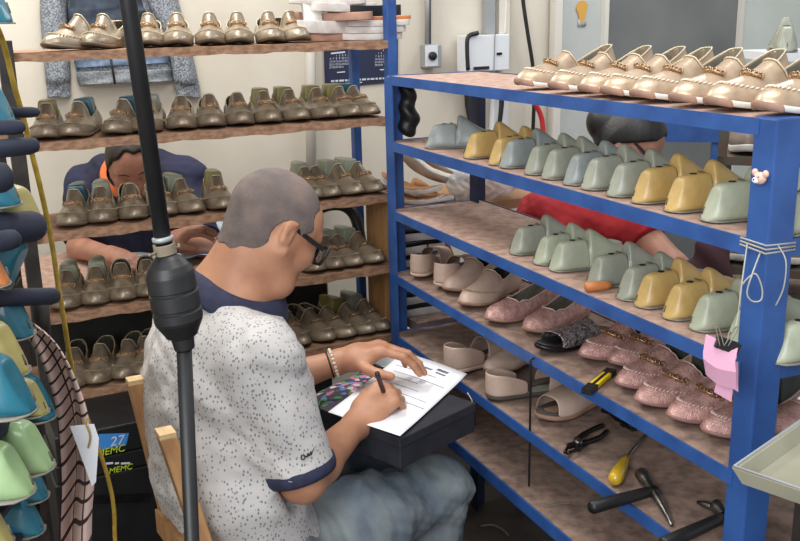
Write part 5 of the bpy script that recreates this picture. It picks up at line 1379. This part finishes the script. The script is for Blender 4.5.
# worktable of the woman and a dark bag on it
table('work_table', tcorners(Vector((.80,2.27,0)), RV*1.0+RU*-.35, .85, .34), .80, 'worktable in front of the woman in red, behind the lasts', M['board2'], M['steel_dk'])
q = P(700,262,2.2); f = Field(); q.z = .86
f.ell(q, Matrix.Identity(3), (.07,.06,.06), .03); f.ell(q+Vector((.03,.0,.06)), Matrix.Identity(3), (.045,.05,.06), .03)
o = skin('cloth_bag', f, .006, mat('maroon_cloth', (.26,.15,.17), .9), it=1, disp=lambda v: .006*np.sin(v[:,0]*70+v[:,2]*60)); tag(o, 'dark maroon bag on the worktable right of the woman', 'bag')

# ------------------------------------------------------------------ tools on the blue rack
def tool(name, p, label, cat='tool'):
    rt = empty(name, p); tag(rt, label, cat); return rt
zz5 = RZ[4]
# screwdriver
a, b = PZ(614,481,zz5+.014), PZ(626,458,zz5+.012); c = PZ(647,433,zz5+.006)
rt = tool('screwdriver', a, 'yellow handled screwdriver on the fifth board'); d = (b-a)
mb = MB(); mb.tube([a, a+d*.06, a+d*.25, a+d*.6, a+d*.85, b], [.008,.0135,.0150,.0125,.008,.0085], 12)
und(mb.build('handle', mat('amber_handle', (.80,.66,.16), .25, trans=.15, coat=.4)), rt)
mb = MB(); mb.tube([b, c], [.0035,.003], 8); und(mb.build('shaft', M['chrome']), rt)
# hammers
def hammer(h0, h1, hd0, hd1, label, hid=False):
    rt = tool('hammer', h1, label, 'hammer')
    mb = MB(); mb.tube([h0, h0.lerp(h1,.04), h0.lerp(h1,.5), h0.lerp(h1,.9), h1], [.009,.0125,.0120,.0105,.009], 14); und(mb.build('handle', M['black']), rt)
    mb = MB(); e = hd1-hd0; mb.tube([hd0, hd0+e*.02, hd0+e*.16, hd0+e*.22, hd0+e*.40, hd0+e*.55, hd0+e*.8-Z*.004, hd1-Z*.010], [.009,.0135,.0135,.0095,.0105,.0085,.0060,.0030], 14); und(mb.build('head', M['chrome']), rt)
    mb = MB(); mb.ball(hd0.lerp(hd1,.42), (.015,.013,.012), 12); und(mb.build('eye', M['blackm']), rt)
hz = zz5+.016
hammer(PZ(590,508,hz), PZ(652,491,hz), PZ(641,473,hz), PZ(672,520,hz-.004), 'black handled hammer with worn steel head on the fifth board')
hammer(PZ(662,545,hz), PZ(722,518,hz), PZ(716,505,hz), PZ(745,535,hz-.004), 'second hammer half hidden behind the near post')
mb = MB(); p0, p1 = PZ(697,502,zz5+.006), PZ(728,511,zz5+.006); mb.tube([p0, p0.lerp(p1,.3), p1], [.003,.0075,.0085], 10); o = mb.build('steel_punch', M['chrome']); tag(o, 'short steel punch behind the second hammer', 'punch')
# pliers
def pliers(j, tip, e1, e2, label, m=M['blackm']):
    rt = tool('pliers', j, label, 'pliers')
    for sg, e in ((1, e1), (-1, e2)):
        d = (tip-j).normalized(); n = Vector((-d.y, d.x, 0))*sg
        mb = MB(); mb.tube(spline([tip+n*.003, j+d*.02+n*.010, j, j-d*.02-n*.012, j.lerp(e,.6)-n*.010, e], 5), [.0035]*5+[.007]*5+[.008]*5+[.006]*5+[.0055]*5+[.005], 8)
        o = mb.build('handle' if sg > 0 else 'jaw_handle', m); und(o, rt)
    mb = MB(); mb.lathe([(.009,-.007),(.009,.008),(.006,.010)], 14, j); und(mb.build('pivot', M['chrome']), rt)
zp = zz5+.010
pliers(PZ(578,444,zp), PZ(566,453,zp), PZ(603,425,zp), PZ(607,431,zp), 'dark steel lasting pliers in front of the pale beige mule')
pliers(PZ(624,420,zp), PZ(634,430,zp), PZ(606,404,zp), PZ(602,410,zp), 'black nippers lying behind the screwdriver tip')
# box cutter on the fourth board
a, b = PZ(591,388,RZ[3]+.006), PZ(609,373,RZ[3]+.006); rt = tool('box_cutter', a, 'yellow and black box cutter among the pink loafers', 'knife')
mb = MB(); mb.bar(a, b, .018, .010); und(bev(mb.build('body', mat('yellow_plastic', (.90,.78,.12), .4), None, smooth=False), .002), rt)
mb = MB(); mb.bar(a.lerp(b,-.25), a.lerp(b,.12), .020, .0115); mb.bar(a.lerp(b,.88), a.lerp(b,1.15), .020, .0115); mb.bar(a.lerp(b,.1), b, .006, .0118); und(mb.build('grip', M['black'], None, smooth=False), rt)
# awl handle on the third board
a, b = PZ(585,287,RZ[2]+.010), PZ(611,285,RZ[2]+.010); mb = MB(); mb.tube([a, a.lerp(b,.05), a.lerp(b,.4), a.lerp(b,.8), b], [.006,.0095,.0100,.0085,.006], 12)
o = mb.build('awl', mat('orange_wood', (.72,.45,.24), .5)); tag(o, 'orange wooden awl handle lying in front of the third board lasts', 'tool')
# hanging wire
a = PV(531,362,RR(0,-.012,0),RV); b = PV(529,486,RR(0,.01,0),RV); mb = MB(); mb.tube(spline([RR(0,0,0)*0+a+RV*.03+Z*.004, a+Z*.006, a-Z*.02, a.lerp(b,.5), b], 5), .0026, 6)
o = mb.build('black_wire', M['black']); tag(o, 'thin black wire hanging from the fourth board rail', 'wire')
mb = MB(); mb.tube(spline([PZ(545,506,RZ[5]+.003), PZ(558,504,RZ[5]+.004), PZ(572,503,RZ[5]+.003)], 4), .0016, 5); tag(mb.build('wire_offcut', M['plate']), 'pale strip offcut on the bottom board', 'offcut')
mb = MB(); mb.tube(spline([PZ(481,526,.004), PZ(493,525,.006), PZ(503,530,.004), PZ(508,535,.004)], 4), .003, 5); tag(mb.build('floor_offcut', M['plate']), 'pale curled offcut on the concrete floor', 'offcut')

# pink slips in a binder clip, hung on string from the near post
rt = tool('pink_slips', P(722,345,1.285), 'pink paper slips in a black binder clip hanging from the near post', 'paper')
M['pinkp'] = mat('pink_paper', (.88,.66,.76), .8, c2=(.82,.6,.7), scale=12)
def flat(pts, y0, dy, th, name, m, par):
    vs = [P(x, y, y0+dy*i) for i, (x, y) in enumerate(pts)]; mb = MB(); mb.poly(vs, Vector((.3,-.95,0))*th); o = mb.build(name, m, None, smooth=False); und(o, par); return o
mb = MB()
gr = [[(706,334),(722,341),(738,347)],[(703,352),(718,361),(735,362)],[(703,358),(717,368),(736,372)],[(706,374),(718,384),(736,389)]]
dz_ = [1.275,1.268,1.265,1.275]
mb.loft([spline([P(x, y, dz_[i]-.006*k) for k, (x, y) in enumerate(r)], 4) for i, r in enumerate(gr)], caps=False, closed=False); o = mb.build('sheet', M['pinkp'], None, smooth=False); solid(o, .0008); und(o, rt)
flat([(718,376),(735,372),(731,402),(721,396),(714,392)], 1.283, 0, .0006, 'sheet', M['pinkp'], rt); flat([(728,360),(738,362),(738,392),(732,388)], 1.29, 0, .0006, 'sheet', M['pinkp'], rt)
mb = MB(); a, b = P(716,341,1.268), P(738,349,1.268); mb.bar(a, b, .012, .016); und(mb.build('binder_clip', M['black'], None, smooth=False), rt)
for x0, x1, x2 in ((720,717,716),(724,732,735)):
    mb = MB(); mb.tube(spline([P(x0,346,1.258), P(x1,333,1.262), P(x2,327,1.264), P(x2+3,329,1.264), P(x0+4,346,1.258)], 4), .0009, 5); und(mb.build('clip_arm', M['plate']), rt)
def NP(a, b, z): return RR(RL-a, b-.003, z)
zc = P(762,248,1.30).z
mb = MB()
for k in range(3):
    mb.tube([NP(-.003,-.003,zc-.006*k+.002), NP(.047,-.003,zc-.005*k+.004), NP(.047,.053,zc-.006*k), NP(-.003,.053,zc-.005*k)], .0016, 6, closed=True)
a = NP(.03,-.006,zc); mb.tube(spline([a, P(741,290,1.285), P(738,315,1.28), P(735,329,1.266)], 5), .0011, 5)
lp = [NP(.004,-.006,zc-.01), P(753,272,1.27), P(747,292,1.27), P(752,301,1.27), P(761,300,1.27), P(762,288,1.27), P(756,274,1.27), P(748,278,1.275), P(742,285,1.28)]
mb.tube(spline(lp, 5), .0012, 5); mb.tube(spline([NP(-.003,.02,zc), NP(-.02,.02,zc-.02), NP(-.018,.022,zc-.06), NP(-.008,.02,zc-.09)], 5), .0012, 5)
o = mb.build('string', mat('grey_string', (.66,.65,.62), .8)); tag(o, 'grey string wound round the near post with a hanging loop', 'string')
# little bear charm
c = PV(760,178,RR(0,-.012,0),RV); rt = tool('bear_charm', c, 'tiny pink and white bear head charm stuck on the near post', 'charm')
M['bearp'] = mat('pale_pink_resin', (.86,.70,.64), .5); Rb = Matrix((RU, RV, Z)).transposed()
mb = MB(); mb.ball(c, (.0105,.008,.009), 14, Rb); und(mb.build('head', M['bearp']), rt)
for sg in (-1, 1):
    mb = MB(); mb.ball(c+RU*.010*sg+Z*.007, (.0055,.004,.0055), 10, Rb); und(mb.build('ear', M['bearp']), rt)
mb = MB(); mb.ball(c-RV*.006-Z*.003-RU*.002, (.006,.004,.0045), 10, Rb); und(mb.build('muzzle', M['white']), rt)
mb = MB()
for sg in (-1, 1): mb.ball(c-RV*.0075+RU*.004*sg+Z*.0025, .0011, 6)
mb.ball(c-RV*.0098-Z*.0015-RU*.002, .0014, 6); und(mb.build('face_dots', M['hole']), rt)
# white cord on the floor side, right
mb = MB(); mb.tube(spline([RR(RL-.01,.10,RZ[3]+.11), RR(RL-.02,.16,RZ[3]+.13), RR(RL+.0,.21,RZ[3]+.12), RR(RL+.02,.26,RZ[3]+.10)], 6), .002, 6); tag(mb.build('white_cable', M['whiteplastic']), 'thin white cable looped behind the near post', 'cable')

# ------------------------------------------------------------------ tray at the right
zt_ = .94
c0 = PZ(733,484,zt_); e1 = (PZ(800,436,zt_)-c0).normalized(); e2 = Vector((e1.y, -e1.x, 0))
rt = empty('metal_tray', c0); tag(rt, 'shallow beige metal tray in the lower right corner', 'tray')
W1, W2, hh = .34, .30, .022
def TP(a, b, z): return c0 + e1*a + e2*b + Z*z
mb = MB()
def rect(i, z): return [TP(a, b, z) for a, b in ((i,i),(W1-i,i),(W1-i,W2-i),(i,W2-i))]
mb.loft([rect(.008,0), rect(-.002,hh), rect(.000,hh+.002), rect(.004,hh), rect(.012,.003)], caps=True)
o = mb.build('pan', mat('beige_enamel', (.62,.61,.53), .45, c2=(.55,.54,.46), scale=9), None, smooth=False); und(o, rt)
mb = MB(); mb.tube([TP(a, b, hh+.001) for a, b in ((0,0),(W1,0),(W1,W2),(0,W2))], .003, 6, closed=True); und(mb.build('rim', M['grey']), rt)
mb = MB(); mb.bar(TP(.075,.06,.0045), TP(.083,.066,.0045), .004, .002); und(mb.build('speck', M['hole'], None, smooth=False), rt)
table('tray_stand', [TP(.08,.06,0), TP(W1-.01,.06,0), TP(W1-.01,W2-.01,0), TP(.08,W2-.01,0)], zt_-.001, 'small dark stand under the beige metal tray', M['steel_dk'], M['steel_dk'], .02)

# ------------------------------------------------------------------ cushion and tin beside the man's left arm
fc = Field(); ctr = PZ(350,390,.665)
qs = [PZ(308,392,.67), PZ(365,366,.67), PZ(385,385,.67), PZ(335,416,.67)]
cen_ = sum(qs, Vector())/4
mb = MB()
def cu(k, z): 
    out = []
    for i in range(32):
        a = i/32*4; j = int(a); u = a-j; p = qs[j].lerp(qs[(j+1)%4], u); d = p-cen_; rr = 1-.06*abs(2*u-1)**3
        out.append(Vector((cen_.x+d.x*k*rr, cen_.y+d.y*k*rr, z)))
    return out
mb.loft([cu(.86,.600), cu(1.0,.612), cu(1.04,.635), cu(1.0,.658), cu(.86,.668)]); o = sub(mb.build('floral_cushion', M['floral'])); tag(o, 'flower patterned cushion under his left forearm', 'cushion')
q = P(396,362,2.25); rt = empty('tin_bowl', Vector((q.x, q.y, .615))); tag(rt, 'round tin with a bright rim behind his left hand', 'bowl')
mb = MB(); mb.lathe([(.045,0),(.060,.045),(.062,.046),(.058,.045),(.044,.004),(.0001,.004)], 32); mb.build('body', M['grey'], rt)
mb = MB(); mb.tube([(.061*math.cos(a), .061*math.sin(a), .046) for a in [k*PI/16 for k in range(32)]], .0025, 6, closed=True); mb.build('rim', M['chrome'], rt)
stool('stool', q, .075, .614, 'slim dark stool under the round tin', M['black'])
# ------------------------------------------------------------------ light
def area(name, loc, tgt, size, power, colr=(1,1,1), sy=None):
    l = bpy.data.lights.new(name, 'AREA'); l.size = size; l.energy = power; l.color = colr
    if sy: l.shape = 'RECTANGLE'; l.size_y = sy
    o = bpy.data.objects.new(name, l); col.objects.link(o); o.location = loc
    o.rotation_euler = (Vector(tgt)-Vector(loc)).to_track_quat('-Z', 'Y').to_euler(); return o
w = bpy.data.worlds.new('world'); sc.world = w; w.use_nodes = True
w.node_tree.nodes['Background'].inputs[0].default_value = (.93, .95, 1.0, 1); w.node_tree.nodes['Background'].inputs[1].default_value = .75
area('ceiling_lamp', (.2, 1.2, 2.9), (.2, 1.9, 0), .7, 22, (1,.98,.95), 1.2)
area('ceiling_lamp', (-.9, 2.6, 2.75), (-.7, 2.9, 0), .5, 36, (1,.97,.92), 1.2)
area('ceiling_lamp', (1.3, 3.4, 2.7), (1.3, 3.2, 0), .5, 16, (.95,.98,1.0), 1.0)
area('front_fill', (-.9, -.7, 2.0), (.35, 2.0, .8), 1.6, 78, (.92,.96,1.0))  # frontal fill added behind the camera to brighten the shelf fronts
sc.view_settings.view_transform = 'Standard'; sc.view_settings.look = 'None'; sc.view_settings.exposure = 0.0
